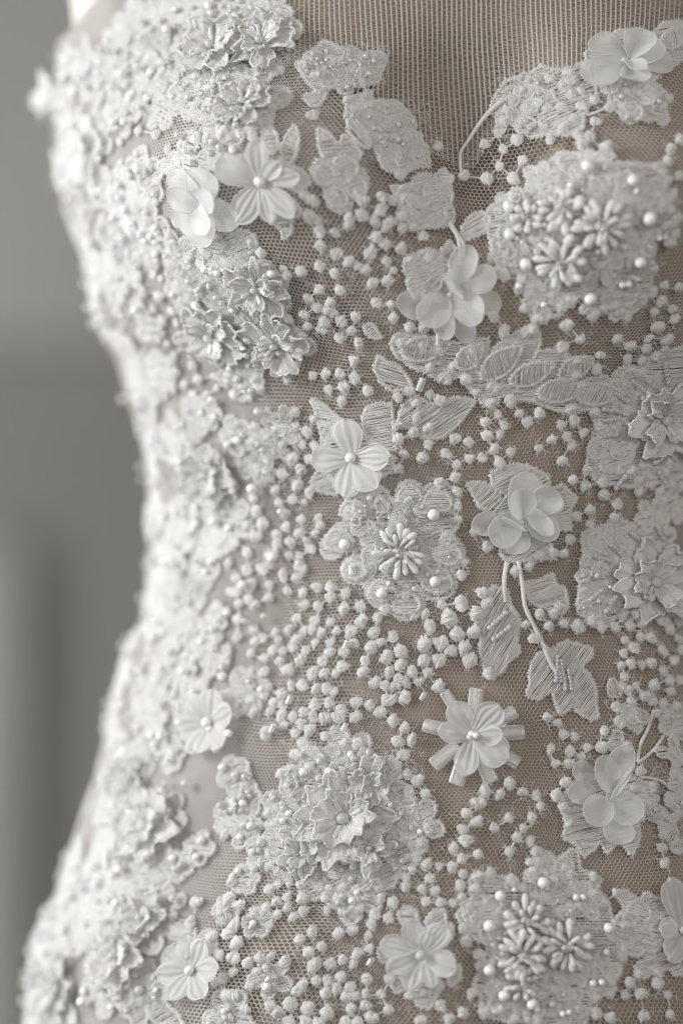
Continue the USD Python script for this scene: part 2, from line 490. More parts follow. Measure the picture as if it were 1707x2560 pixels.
def rounded_box(name, lo, hi, r, material, **kw):
    import manifold3d as m3
    lo, hi = np.array(lo), np.array(hi)
    s = [m3.Manifold.sphere(r, 24).translate(tuple(np.where(np.array(c), hi - r, lo + r))) for c in np.ndindex(2, 2, 2)]
    m = m3.Manifold.batch_hull(s)
    p = path_for(name, '/World')
    g = usdkit.mesh(stage, p, m, M[material], smooth=30)
    tag(g.GetPrim(), **kw)


rounded_box('dark_panel', (-0.66, 1.50, -1.6), (0.9, 1.58, 0.182), .02, 'panel', label='dark grey panel out of focus behind the dress at left', category='panel')
rounded_box('pale_post', (-0.90, 1.465, -1.6), (-0.330, 1.505, -0.03), .018, 'post', label='pale grey upright out of focus at the lower left edge', category='post')

# dress form
nT, nZ = 120, 80
tt = np.linspace(-np.pi, np.pi, nT)
zz = np.linspace(py2z(2960), py2z(-330), nZ)
TT, ZZ = np.meshgrid(tt, zz, indexing='ij')
def hollow(t, z):
    return .017 * np.exp(-((t + .03) / .15) ** 2 - ((z - py2z(335)) / .036) ** 2)


FV = chart(TT, ZZ, -.0055 - hollow(TT, ZZ))
MB().add(FV.reshape(-1, 3), grid_faces(nT, nZ)).build('dress_form', 'form', label='cream cloth covered dress form wearing the lace dress, bare at the upper left', category='dress form')

# ================================================================== THE DRESS
DRESS = xform('wedding_dress', label='white strapless wedding dress covered in floral lace, knots and pearls', category='dress')

# neckline: photograph points; lace and tulle lie below it
NECK = np.array([(-200, 130), (120, 112), (155, 100), (238, 0), (275, -60), (560, -30), (640, 60), (740, 130), (850, 210), (960, 290), (1060, 350), (1130, 392), (1170, 390), (1210, 320), (1270, 250),
                 (1400, 190), (1500, 120), (1600, 85), (1707, 70), (2000, 60)], float)


def neck_y(x):
    return np.interp(x, NECK[:, 0], NECK[:, 1])


# lining (stops at the underarm edge, upper left)
nT, nZ = 220, 240
t = np.linspace(-2.3, 2.0, nT); z = np.linspace(py2z(2760), py2z(-330), nZ)
TT, ZZ = np.meshgrid(t, z, indexing='ij')
wr = (meshkit.fbm(np.stack([TT * 9, ZZ * 34, 0 * TT], -1), 3, 5) - .5) * .0042 - .0009
PL = chart(TT, ZZ, wr - hollow(TT, ZZ))
F = grid_faces(nT, nZ)
edge_t = np.interp(ZZ, [py2z(2760), py2z(125), py2z(110), py2z(-330)], [-3, -3, -1.5, -1.15])
_pl = project(PL)
keep = ((TT > edge_t) & ((_pl[..., 1] > neck_y(_pl[..., 0]) - 3) | (_pl[..., 0] > 420))).reshape(-1)
F = F[keep[F].all(1)]
MB().add(PL.reshape(-1, 3), F).build('lining', 'lining', DRESS, label='nude brown lining under the net')

# tulle: a hexagonal net of real threads
cw = 9.5
r_ = cw / math.sqrt(3)
R0 = 0.152
smin, smax = -1.72 * R0 / K, 0.86 * R0 / K
zmin, zmax = py2z(2640) / K, py2z(-80) / K
js = np.arange(int(zmin / (1.5 * r_)), int(zmax / (1.5 * r_)) + 1)
is_ = np.arange(int(smin / cw), int(smax / cw) + 1)
I, J = np.meshgrid(is_, js, indexing='ij')
cxs = cw * (I + .5 * (J % 2)); czs = 1.5 * r_ * J
ang = np.radians(30 + 60 * np.arange(6))
cor = lambda k: np.stack([cxs + r_ * math.cos(ang[k]), czs + r_ * math.sin(ang[k])], -1).reshape(-1, 2)
c0, c1, c2, c5 = cor(0), cor(1), cor(2), cor(5)
E = np.concatenate([np.stack([c0, c1], 1), np.stack([c1, c2], 1), np.stack([c5, c0], 1)])


def warp(p):
    q = np.concatenate([p / 260.0, np.zeros(p.shape[:-1] + (1,))], -1)
    dx = (meshkit.noise(q, 1) - .5) * 60 + (meshkit.noise(q * 3.1, 2) - .5) * 9
    dy = (meshkit.noise(q, 3) - .5) * 60 + (meshkit.noise(q * 3.1, 4) - .5) * 9
    return p + np.stack([dx, dy], -1)


EW = warp(E)
tq, zq = EW[..., 0] * K / R0, EW[..., 1] * K
mid = chart(tq.mean(1), zq.mean(1), np.zeros(len(tq)))
pm = project(mid)
keep = (pm[:, 1] > neck_y(pm[:, 0]) + 6) & (pm[:, 0] < W0 + 60) & (pm[:, 1] < H0 + 60)
lift = 6 + 5 * meshkit.noise(np.concatenate([EW.mean(1) / 170.0, np.zeros((len(EW), 1))], -1), 8)
EW, lift = EW[keep], lift[keep]
P3 = np.concatenate([EW, np.repeat(lift[:, None, None], 2, 1)], -1)
V, F = strands(P3, .78, 1.8)
V = chart(V[:, 0] * K / R0, V[:, 1] * K, V[:, 2] * K)
MB().add(V, F).build('tulle', 'net', DRESS, label='fine white hexagonal tulle net', kind='stuff')

# a second, finer and whiter net over the side panel; it thins out towards the front
M['side_net'] = mat('white_net_thread', {
    'p': ('principled_bsdf', {'base_color': (0.88, 0.87, 0.865), 'roughness': 0.5, 'specular_ior_level': 0.3}),
    't': ('translucent_bsdf', {'color': (0.88, 0.87, 0.865)}),
    'm': ('mix_closure', {'fac': 0.35})},
    [('p.BSDF', 'm.closure1'), ('t.BSDF', 'm.closure2')], 'm.closure')
E2 = E[(E[..., 0].mean(1) * K / R0 < -.16)] * 1.0
E2 = warp(E2 + [3.1, 4.7] )
E2[..., 1] += 2.0 * np.sin(E2[..., 0] / 90)
th = E2[..., 0].mean(1) * K / R0
m2 = project(chart(th, E2[..., 1].mean(1) * K, np.zeros(len(th))))
kp = (m2[:, 1] > neck_y(m2[:, 0]) + 8) & (m2[:, 1] < H0 + 60)
E2, th = E2[kp], th[kp]
P3 = np.concatenate([E2, np.full((len(E2), 2, 1), 3.2)], -1)
V, F = strands(P3, np.interp(th, [-.85, -.62, -.22], [2.6, 2.0, .3]), np.interp(th, [-.8, -.22], [2.4, .5]))
MB().add(chart(V[:, 0] * K / R0, V[:, 1] * K, V[:, 2] * K), F).build('side_tulle', 'side_net', DRESS, label='denser white net layered over the side panel', kind='stuff')

# ribbed sheer mesh above the neckline
mb = MB()
ribs = []
xs = np.arange(420, 1790, 12.6)
for x in xs:
    py = np.linspace(-60, neck_y(x) + 26, 44)
    lean = 20 * np.sin((x - 700) / 700 * np.pi) * ((py + 60) / 450)
    X = x + lean + 2.0 * np.sin(py / 60 + x * .013) + rng.normal(0, .35, 44)
    tz = px2chart(np.stack([X, py], -1))
    ribs.append((tz, py))
    P = np.concatenate([tz / [K / R0, K], np.full((44, 1), 7.0)], -1)[None]
    V, F = strands(P, 1.75 * rng.uniform(.8, 1.2), 2.2)
    mb.add(chart(V[:, 0] * K / R0, V[:, 1] * K, V[:, 2] * K), F)
cross = []
for (ta, pa), (tb, pb) in zip(ribs[:-1], ribs[1:]):
    y0, y1 = -55, min(pa[-1], pb[-1])
    for y in np.arange(y0 + rng.uniform(0, 4), y1, 6.4):
        A = np.array([np.interp(y, pa, ta[:, k]) for k in (0, 1)])
        yb = y + rng.choice([-3.2, 3.2])
        B = np.array([np.interp(yb, pb, tb[:, k]) for k in (0, 1)])
        cross.append([A, (A + B) / 2, B])
C = np.array(cross) / [K / R0, K]
P = np.concatenate([C, np.full(C.shape[:2] + (1,), 5.5)], -1)
V, F = strands(P, .8, 1.0)
mb.add(chart(V[:, 0] * K / R0, V[:, 1] * K, V[:, 2] * K), F)
mb.build('ribbed_mesh', 'rib', DRESS, label='sheer ribbed illusion mesh above the sweetheart neckline')

# ------------------------------------------------------------------ motif builders (everything is sewn to the dress)
def lace(px, ang=0.0, name='lace_motif', step=2.75, layer=0, edge=True, gap=0.05, fz=None, label=None, smooth=5, h0=10.0, parent=None):
    px = np.asarray(px, float)
    c = px.mean(0)
    fr = Frame(*c)
    poly = Polygon(fr.local(px)).buffer(0)
    poly = poly.buffer(-smooth).buffer(2 * smooth).buffer(-smooth)
    if poly.is_empty:
        return
    if poly.geom_type != 'Polygon':
        poly = max(poly.geoms, key=lambda q: q.area)
    mb = MB()
    h0 = h0 + layer * 3.5
    r = hatch(poly, ang, step=step, h0=h0, gap=gap)
    if r is not None:
        mb.add(fr(r[0]), r[1])
    r = hatch(poly, ang + .06, step=step * 1.9, h0=h0 + 1.2, gap=.2, maxlen=30)     # a sparser second pass over the first
    if r is not None:
        mb.add(fr(r[0]), r[1])
    if edge:
        v, f = edge_stitch(poly, h0=h0 + 1)
        mb.add(fr(v), f)
    n = int(poly.area / 420) if fz is None else fz
    if n:
        x0, y0, x1, y1 = poly.bounds
        v, f = fuzz(n, lambda m: inside(poly, m), h0=(h0 + 1, h0 + 6))
        mb.add(fr(v), f)
    mb.build(name, 'thread', parent or DRESS, label=label)


def inside(poly, m):
    x0, y0, x1, y1 = poly.bounds
    out = []
    while len(out) < m:
        p = rng.uniform((x0, y0), (x1, y1))
        if poly.contains(Point(*p)):
            out.append(p)
    return np.array(out).reshape(-1, 2)


def petal_outline(n, R, rot, inner=.30, wide=.62, g=rng):
    shapes = [Point(0, 0).buffer(R * inner)]
    for k in range(n):
        a = rot + 2 * math.pi * k / n + g.normal(0, .08)
        L = R * g.uniform(.88, 1.08)
        e = affinity.scale(Point(0, 0).buffer(1, 24), L * .36, L * wide * .5)
        e = affinity.translate(e, L * .64, 0)
        shapes.append(affinity.rotate(e, math.degrees(a), origin=(0, 0)))
        shapes.append(affinity.rotate(Polygon([(0, -R * .1), (L * .6, -R * .15), (L * .6, R * .15), (0, R * .1)]), math.degrees(a), origin=(0, 0)))
    return unary_union(shapes).buffer(-2).buffer(2)


def lace_flower(px, py, R, n=5, rot=0.0, layer=0, ang=None, beads=True, name='lace_flower', wide=.62, leaves=0):
    fr = Frame(px, py)
    poly = petal_outline(n, R, rot, wide=wide)
    for k in range(leaves):
        a = rot + rng.uniform(0, 6.28)
        leaf = leaf_poly(R * rng.uniform(.6, .9), R * .36)
        poly = poly.union(affinity.rotate(affinity.translate(leaf, R * .75, 0), math.degrees(a), origin=(0, 0)))
    if poly.geom_type != 'Polygon':
        poly = max(poly.geoms, key=lambda q: q.area)
    mb = MB()
    h0 = 10 + layer * 2.4
    ang = rng.uniform(-.6, .6) if ang is None else ang
    for a, st, g, ml in ((ang, 2.6, .06, 44), (ang + .2, 6.0, .15, 30)):
        r = hatch(poly, a, step=st, h0=h0, gap=g, maxlen=ml)
        if r is not None:
            mb.add(fr(r[0]), r[1])
    v, f = edge_stitch(poly, h0=h0 + 1)
    mb.add(fr(v), f)
    v, f = fuzz(int(R * R / 260), lambda m: inside(poly, m), h0=(h0 + 1, h0 + 7))
    mb.add(fr(v), f)
    p = mb.build(name, 'thread', DRESS)
    if beads:
        for k in range(rng.integers(2, 5)):
            a, q = rng.uniform(0, 6.28), R * rng.uniform(.1, .75)
            LOOSE.append((px + q * math.cos(a), py + q * math.sin(a), rng.uniform(7, 11), rng.choice(['crystal', 'crystal', 'pearl']), h0 + 5))


def frill(px, n, r=(13, 24), top=4, beads=0, name='lace_motif'):
    """many small embroidered petals overlapping in several layers"""
    px = np.asarray(px, float)
    fr = Frame(*px.mean(0))
    pg = Polygon(fr.local(px)).buffer(0)
    x0, y0, x1, y1 = pg.bounds
    mb = MB()
    k = 0
    for _ in range(n * 6):
        x, y = rng.uniform((x0, y0), (x1, y1))
        if not pg.contains(Point(x, y)):
            continue
        k += 1
        if k > n:
            break
        R = rng.uniform(*r)
        a = rng.uniform(0, 6.28)
        q = np.linspace(0, 2 * np.pi, 18, endpoint=False)
        rr = R * (1 + .10 * np.sin(3 * q + a) + .06 * np.sin(5 * q))
        e = Polygon(np.stack([rr * np.cos(q), .72 * rr * np.sin(q)], -1))
        e = affinity.translate(affinity.rotate(e, math.degrees(a), origin=(0, 0)), x, y)
        h0 = 11 + rng.uniform(0, top) * 2.4
        tl = rng.normal(0, .16, 2)
        for v, f in (hatch(e, a + rng.normal(0, .2), step=2.5, h0=h0, maxlen=60) or (None, None), edge_stitch(e, h0=h0 + .3, ln=3.2, step=3.8)):
            if v is not None:
                v = v.copy()
                v[:, 2] += (v[:, 0] - x) * tl[0] + (v[:, 1] - y) * tl[1]
                mb.add(fr(v), f)
        if rng.random() < beads:
            bx, by = px.mean(0)[0] + x, px.mean(0)[1] - y
            LOOSE.append((bx, by, rng.uniform(5, 8), 'crystal', h0 + 5))
    v, f = fuzz(n * 12, lambda m: rng.uniform((x0, y0), (x1, y1), (m, 2)), h0=(12, 28))
    mb.add(fr(v), f)
    mb.build(name, 'thread', DRESS)


def leaf_poly(L, Wd):
    t = np.linspace(0, 1, 20)
    w = Wd * .5 * np.sin(np.pi * t ** .8) ** .85
    return Polygon(np.concatenate([np.stack([L * t, w], -1), np.stack([L * t[::-1], -w[::-1]], -1)])).buffer(.5)


LOOSE = []            # (px, py, r, material, height) single pearls and beads
KNOTS = []


def knots(ox, oy, s, rows):
    for q in rows:
        r = q[2] if len(q) > 2 else 40
        KNOTS.append((ox + q[0] * s, oy + q[1] * s, r * s * 1.0))


S = 600 / 1568


def tile(ox, oy):
    return lambda pts: [(ox + x * S, oy + y * S) for x, y in pts]


def orient(v, f, rot, x0, y0):
    c, s = math.cos(rot), math.sin(rot)
    return np.stack([x0 + v[:, 0] * c - v[:, 1] * s, y0 + v[:, 0] * s + v[:, 1] * c, v[:, 2]], -1), f


def disc_petal(cx, cy, rx, ry, rot, h_in, h_out, cup, g=rng):
    nr, na = 9, 40
    rho = np.linspace(0, 1, nr)[:, None]; al = np.linspace(0, 2 * np.pi, na, endpoint=False)[None]
    wob = 1 + .045 * np.sin(2 * al + g.uniform(0, 6)) + .035 * np.sin(3 * al + g.uniform(0, 6)) + .012 * np.sin(7 * al + g.uniform(0, 6))
    cr, ca_ = g.uniform(-2.5, 2.5), g.uniform(0, 6.28)
    x = rho * np.cos(al) * wob; y = rho * np.sin(al) * wob
    y = y * (1 - .10 * (1 - x))
    h = h_in + (h_out - h_in) * (x * .5 + .5) + cup * (rho ** 2 * np.abs(np.sin(al)) ** 1.5) + 3.0 * np.sin(al * 3 + g.uniform(0, 6)) * rho ** 2 + cr * np.sin(4.5 * (x * math.cos(ca_) + y * math.sin(ca_)) + ca_)
    v = np.stack([x * rx, y * ry, h], -1)
    idx = np.arange(nr * na).reshape(nr, na)
    f = np.stack([idx[:-1], np.roll(idx[:-1], -1, 1), np.roll(idx[1:], -1, 1), idx[1:]], -1).reshape(-1, 4)
    rim, rf = tube(v[-1], 1.25, 5, closed=True)
    v, f1 = np.vstack([v.reshape(-1, 3), rim]), np.vstack([f, rf + nr * na])
    return orient(v, f1, rot, cx, cy)


def organza(px, py, petals, label=None, sc=1.0, center=True):
    """petals: (dx, dy down, rx, ry, outward angle degrees counter-clockwise, inner height, outer height, cup)"""
    fr = Frame(px, py)
    P = xform('organza_flower', DRESS, label=label)
    for (dx, dy, rx, ry, rot, hi, ho, cup) in petals:
        v, f = disc_petal(dx * sc, -dy * sc, rx * sc, ry * sc, math.radians(rot), hi * sc, ho * sc, cup * sc)
        MB().add(fr(v), f).build('petal', 'organza', P)
    if center:
        v, f = ellipsoid((0, 0, 22 * sc), (7 * sc, 7 * sc, 6 * sc))
        MB().add(fr(v), f).build('stitched_center', 'thread', P)


def organza_random(px, py, R, seed, tilt=1.0):
    g = np.random.default_rng(seed)
    pet = []
    n = 5
    a0 = g.uniform(0, 360)
    for k in range(n):
        a = a0 + 360 * k / n + g.normal(0, 8)
        ca, sa = math.cos(math.radians(a)), math.sin(math.radians(a))
        pet.append((R * .55 * ca, -R * .55 * sa, R * .56, R * .5, a, 16, 30 + 14 * g.uniform(), 6))
    for k in range(3):
        a = a0 + 40 + 120 * k + g.normal(0, 10)
        ca, sa = math.cos(math.radians(a)), math.sin(math.radians(a))
        pet.append((R * .34 * ca, -R * .34 * sa, R * .40, R * .36, a, 26, 62 * tilt, 10))
    organza(px, py, pet)


def pleat_sheet(L, Wd, rot, h0, h1, npl, curl=4.0, elev=0.0, amp=1.35, back=.78, nu=18, nv=41, x0=0.0):
    t = np.linspace(0.0, 1, nu)[:, None]; q = np.linspace(-1, 1, nv)[None]
    t = 1 - (1 - t) ** 1.5
    w = Wd * .5 * (.16 + .84 * np.clip(t / .62, 0, 1) ** back) * np.sqrt(np.clip(1 - np.clip((t - .55) / .45, 0, 1) ** 2.4, 0, 1))
    xx = x0 + L * t + 0 * q
    xx = xx - L * .05 * np.cos(q * np.pi * npl) * (t > .9) * 0
    yy = q * w
    bend, wv = rng.normal(0, .05), rng.uniform(0, 6.28, 3)
    yy = yy * (1 + .05 * np.sin(t * 7 + wv[0])) + bend * L * t ** 2
    xx = xx * (1 + .035 * np.sin(q * 5 + wv[1]) * t)
    hh = h0 + (h1 - h0) * np.sin(t * np.pi * .62) + 3.0 * np.sin(q * 3.2 + wv[2]) * t ** 2 + amp * np.cos(q * np.pi * npl + .5 * np.sin(t * 5 + wv[2])) * np.sqrt(np.clip(t * 4 * (1.02 - t), 0, 1)) + curl * q ** 2 * t
    ce, se = math.cos(elev), math.sin(elev)
    v = np.stack([xx * ce, yy, hh + xx * se], -1)
    outline = np.concatenate([v[:, 0], v[-1], v[::-1, -1]])
    f = grid_faces(nu, nv)
    v = v.reshape(-1, 3)
    v2, f2 = orient(v, f, rot, 0, 0)
    o2, _ = orient(outline, f, rot, 0, 0)
    return v2, f2, o2


def pleated(px, py, petals, pearl=14, bugles=(), label=None, h=12.0, inner=()):
    """petals: (angle deg ccw, length, width, pleats, rise, elev deg)"""
    fr = Frame(px, py)
    P = xform('pleated_flower', DRESS, label=label)
    for (a, L, Wd, npl, rise, el) in petals:
        v, f, o = pleat_sheet(L, Wd, math.radians(a), h, h + rise, npl, elev=math.radians(el))
        mb = MB().add(fr(v), f)
        keep = np.concatenate([[True], np.linalg.norm(np.diff(o, axis=0), axis=1) > .4])
        tv, tf = tube(o[keep], 1.2, 5)
        mb.add(fr(tv), tf)
        mb.build('petal', 'satin', P)
    for (a, r0, r1, rad, hh) in bugles:
        ca, sa = math.cos(math.radians(a)), math.sin(math.radians(a))
        v, f = bugle((r0 * ca, r0 * sa, 0), (r1 * ca, r1 * sa, 0), rad, 14)
        v = np.asarray(v); v[:, 2] = v[:, 2] * .4 + hh + rad * .3
        MB().add(fr(v), f).build('bugle_bead', 'bugle', P)
    if pearl:
        v, f = ellipsoid((0, 0, h + 14), (pearl, pearl, pearl), ico=ICO3)
        MB().add(fr(v), f).build('pearl', 'pearl', P)


def rope_petal(fr, P, L, Wd, rot, h0, rise, elev, rope=2.5, npl=4, curl=10, x0=4.0):
    v, f, o = pleat_sheet(L, Wd, 0.0, h0, h0 + rise, npl, curl=curl, elev=elev, amp=1.6, back=.6, x0=x0)
    ph = rng.uniform(0, 6.28, 4)

    def crinkle(p):
        q = np.hypot(p[:, 0], p[:, 1]) / L
        a = np.arctan2(p[:, 1], p[:, 0] - L * .45)
        k = 1 + np.clip(q, 0, 1) ** 2 * (.09 * np.sin(5 * a + ph[0]) + .06 * np.sin(8 * a + ph[1]) + .03 * np.sin(15 * a + ph[3]))
        r = p.copy()
        r[:, :2] *= k[:, None]
        r[:, 2] += q ** 2 * (6.0 * np.sin(4 * a + ph[2]) + 3.0 * np.sin(9 * a + ph[0]))
        return r
    v, o = crinkle(v), crinkle(o)
    nst = int(Wd / 2.9)
    q = (np.arange(nst) + .5) / nst * 1.8 - .9
    t0 = rng.uniform(.1, .6, nst); t1 = rng.uniform(.8, 1.0, nst)
    tt = t0[:, None] + (t1 - t0)[:, None] * np.linspace(0, 1, 6)[None]
    w = Wd * .5 * (.16 + .84 * np.clip(tt / .62, 0, 1) ** .6) * np.sqrt(np.clip(1 - np.clip((tt - .55) / .45, 0, 1) ** 2.4, 0, 1))
    X = x0 + L * tt
    Hh = h0 + rise * np.sin(tt * np.pi * .62) + curl * q[:, None] ** 2 * tt + 1.8
    ce, se = math.cos(elev), math.sin(elev)
    S3 = np.stack([X * ce, q[:, None] * w, Hh + X * se], -1)
    S3 = crinkle(S3.reshape(-1, 3)).reshape(S3.shape)
    v, _ = orient(v, f, rot, 0, 0); o, _ = orient(o, f, rot, 0, 0)
    MB().add(fr(v), f).build('petal', 'satin', P)
    seg = np.linalg.norm(np.diff(o, axis=0), axis=1)
    s = np.concatenate([[0], np.cumsum(seg)])
    m = max(30, int(s[-1] / 2.0))
    ss = np.linspace(0, s[-1], m)
    o = np.stack([np.interp(ss, s, o[:, k]) for k in range(3)], -1) + rng.normal(0, .7, (m, 3))
    tv, tf = tube(o, rope, 6, bumps=1 + .30 * np.sin(ss * 2 * np.pi / 6.5 + rng.normal(0, .3, m)) + rng.normal(0, .12, m))
    mb = MB().add(fr(tv), tf)
    pv, pf = strands(S3, 1.25, 1.5)
    pv, pf = orient(pv, pf, rot, 0, 0)
    mb.add(fr(pv), pf)
    mb.build('petal_edge', 'thread', P)


def corded(px, py, R, seed, n=6, inner=4, rot=0.0, label=None, beads=True, skew=0.0):
    g = np.random.default_rng(seed)
    fr = Frame(px, py)
    P = xform('corded_flower', DRESS, label=label)
    for k in range(n):
        a = rot + 2 * np.pi * k / n + g.normal(0, .1)
        rope_petal(fr, P, R * g.uniform(.85, 1.05), R * g.uniform(.66, .84), a, 12, 8, .05 + g.uniform(0, .18))
    for k in range(inner):
        a = rot + .5 + 2 * np.pi * k / inner + g.normal(0, .15)
        rope_petal(fr, P, R * g.uniform(.55, .68), R * g.uniform(.55, .66), a, 18, 10, .2 + g.uniform(0, .3), rope=2.3)
    v, f = ellipsoid((0, 0, 36), (R * .12, R * .12, R * .12), ico=ICO3)
    MB().add(fr(v), f).build('clear_bead', 'crystal', P)
    if beads:
        for k in range(5):
            a = g.uniform(0, 6.28)
            r0 = R * .16
            v, f = bugle((r0 * math.cos(a), r0 * math.sin(a), 30), (R * .42 * math.cos(a), R * .42 * math.sin(a), 48), 5.0)
            MB().add(fr(v), f).build('bugle_bead', 'crystal', P)


def daisy(px, py, R, n=13, seed=0, Wd=9.0, ring2=True, a0=0.0, a1=360.0, label=None, h=22):
    g = np.random.default_rng(seed)
    fr = Frame(px, py)
    P = xform('beaded_flower', DRESS, label=label)
    for k in range(n):
        if g.random() < .08:
            continue
        a = math.radians(a0 + (a1 - a0) * k / n + g.normal(0, 9))
        L = R * .30 * g.uniform(.75, 1.12)
        q = R * .62 * g.uniform(.85, 1.1)
        v, f = rice((q * math.cos(a), q * math.sin(a), h + 8 + g.uniform(-3, 4)), L, Wd * 1.0 * g.uniform(.8, 1.15), a + g.normal(0, .2), .15 + g.normal(0, .22))
        MB().add(fr(v), f).build('rice_pearl', 'rice', P)
    if ring2:
        for k in range(max(4, n - 5)):
            a = math.radians(a0 + (a1 - a0) * (k + .5) / (n - 5) + g.normal(0, 8))
            q = R * .40
            q *= g.uniform(.75, 1.2)
            v, f = rice((q * math.cos(a), q * math.sin(a), h + 14 + g.uniform(-4, 4)), R * .23 * g.uniform(.8, 1.15), Wd * .7, a + g.normal(0, .25), .4 + g.normal(0, .2))
            MB().add(fr(v), f).build('rice_pearl', 'rice', P)
    for k in range(6):
        a, q = g.uniform(0, 6.28), g.uniform(0, R * .17)
        v, f = ellipsoid((q * math.cos(a), q * math.sin(a), h + 24 + g.uniform(0, 6)), (6, 6, 6))
        MB().add(fr(v), f).build('clear_bead', 'crystal', P)


def bead_row(p0, p1, n, r=6.5, h=20, m='crystal'):
    c = (np.array(p0) + p1) / 2
    fr = Frame(*c)
    q = fr.local(np.array([p0, p1]))
    mb = MB()
    for t in np.linspace(0, 1, n):
        x, y = q[0] + (q[1] - q[0]) * t + rng.normal(0, .8, 2)
        v, f = ellipsoid((x, y, h), (r, r, r))
        mb.add(fr(v), f)
    mb.build('bead_row', m, DRESS)


def bugle_at(p0, p1, r=10, h=22, lift=0):
    fr = Frame(*((np.array(p0) + p1) / 2))
    q = fr.local(np.array([p0, p1]))
    v, f = bugle((*q[0], h), (*q[1], h + lift), r)
    MB().add(fr(v), f).build('bugle_bead', 'bugle', DRESS)


def stem(pts, r0=5.0, r1=5.0, h=14, wind=True):
    pts = np.asarray(pts, float)
    fr = Frame(*pts.mean(0))
    q = fr.local(pts)
    s = np.concatenate([[0], np.cumsum(np.linalg.norm(np.diff(q, axis=0), axis=1))])
    m = max(12, int(s[-1] / 2.6))
    ss = np.linspace(0, s[-1], m)
    kind = PchipInterpolator if len(s) > 2 else (lambda a, b: (lambda x: np.interp(x, a, b)))
    x, y = kind(s, q[:, 0])(ss), kind(s, q[:, 1])(ss)
    rad = np.linspace(r0, r1, m)
    v, f = tube(np.stack([x, y, h + 1.5 * np.sin(ss / 30)], -1), rad, 7, bumps=1 + .07 * np.sin(ss * 2 * np.pi / 7 + rng.normal(0, .5, m)) + rng.normal(0, .04, m))
    MB().add(fr(v), f).build('corded_stem', 'thread', DRESS)


def pearls(fn, rows, m='pearl', h=16):
    for x, y, r in rows:
        (a, b), = fn([(x, y)])
        LOOSE.append((a, b, r * S * .86, m, h - 4))


# ------------------------------------------------------------------ placement, read off the photograph in sixteen windows
DS = W0 / 1568


def DP(x, y):
    return x * DS, y * DS


TB, TC, TE, TF, TH, TI, TK, TL, TN, TO, TG, TA, TD = (tile(*o) for o in ((550, 0), (1107, 0), (650, 500), (1107, 500), (650, 1000), (1107, 1000), (650, 1550), (1107, 1500), (550, 1960), (1107, 1960), (200, 1000), (0, 0), (150, 500)))

# --- upper middle
lace(TB([(520, 430), (600, 330), (680, 260), (760, 300), (830, 320), (980, 350), (1030, 330), (1090, 370), (1050, 470), (1030, 540), (930, 560), (800, 550), (740, 570), (640, 600), (560, 520)]), .25, 'lace_leaf', layer=1)
bead_row(*TB([(570, 470), (700, 400)]), 5); bead_row(*TB([(700, 450), (880, 400)]), 8); bead_row(*TB([(560, 410), (640, 390)]), 3)
lace(TB([(540, 620), (620, 590), (700, 580), (680, 640), (640, 690), (590, 680)]), .4, 'lace_leaf')
lace(TB([(640, 830), (700, 850), (760, 920), (775, 960), (810, 870), (860, 900), (930, 1000), (880, 1090), (940, 1100), (970, 1190), (930, 1260), (880, 1290), (850, 1360), (780, 1390), (710, 1350), (680, 1270), (690, 1220), (620, 1190), (595, 1110), (640, 1040), (680, 1030), (645, 940)]), .1, 'lace_flower', smooth=3)
lace(TB([(820, 760), (830, 640), (960, 600), (1010, 660), (1150, 660), (1240, 740), (1265, 810), (1230, 840), (1320, 880), (1310, 920), (1350, 960), (1370, 1090), (1250, 1090), (1130, 1110), (1050, 1050), (1010, 960), (960, 900), (900, 800)]), -.2, 'lace_flower', layer=1)
lace(TB([(830, 790), (880, 770), (950, 860), (990, 990), (900, 930), (840, 870)]), -.9, 'lace_leaf', layer=2)
bead_row(*TB([(1005, 845), (1150, 860)]), 7, 7); bead_row(*TB([(1045, 900), (1140, 925)]), 4, 7)
lace(TB([(1115, 1205), (1190, 1220), (1240, 1210), (1270, 1170), (1330, 1165), (1370, 1200), (1400, 1140), (1470, 1090), (1500, 1180), (1520, 1270), (1500, 1320), (1530, 1380), (1520, 1450), (1450, 1480), (1390, 1460), (1350, 1480), (1290, 1440), (1200, 1420), (1150, 1400), (1180, 1330), (1100, 1320), (1150, 1270)]), .0, 'lace_flower', smooth=3)
for p in ([(270, 850), (320, 805), (370, 870), (390, 960), (330, 1010), (290, 930)], [(400, 960), (430, 890), (490, 805), (520, 900), (500, 1000), (450, 1090), (400, 1060)], [(470, 1080), (540, 1110), (595, 1190), (530, 1250), (470, 1240)],
          [(300, 1420), (380, 1390), (470, 1420), (465, 1520), (415, 1570), (400, 1500), (340, 1450)], [(440, 1300), (500, 1320), (540, 1390), (500, 1420), (440, 1400)], [(50, 1010), (130, 960), (190, 1040), (150, 1120), (80, 1130)]):
    lace(TB(p), rng.uniform(-.4, .4), 'lace_leaf', smooth=2)
pleated(*TB([(265, 1190)])[0], [(84, 96, 50, 3, 12, 12), (10, 92, 44, 3, 12, 10), (-50, 100, 54, 3, 12, 12), (-88, 92, 42, 3, 10, 10), (-128, 112, 64, 4, 12, 8), (152, 100, 74, 3, 14, 10), (40, 70, 40, 2, 10, 14)], pearl=13)
stem(TB([(1500, 1470), (1545, 1530), (1590, 1600), (1590, 1680)]), 5, 4)
lace(TC([(550, 1040), (410, 520)]) if 0 else TC([(300, 730), (330, 640), (410, 520), (560, 480), (640, 420), (720, 450), (850, 440), (950, 380), (1000, 460), (1000, 620), (920, 740), (910, 840), (800, 880), (700, 870), (560, 890), (510, 830), (430, 800), (380, 740)]), .3, 'lace_motif', step=3.8, gap=.2)
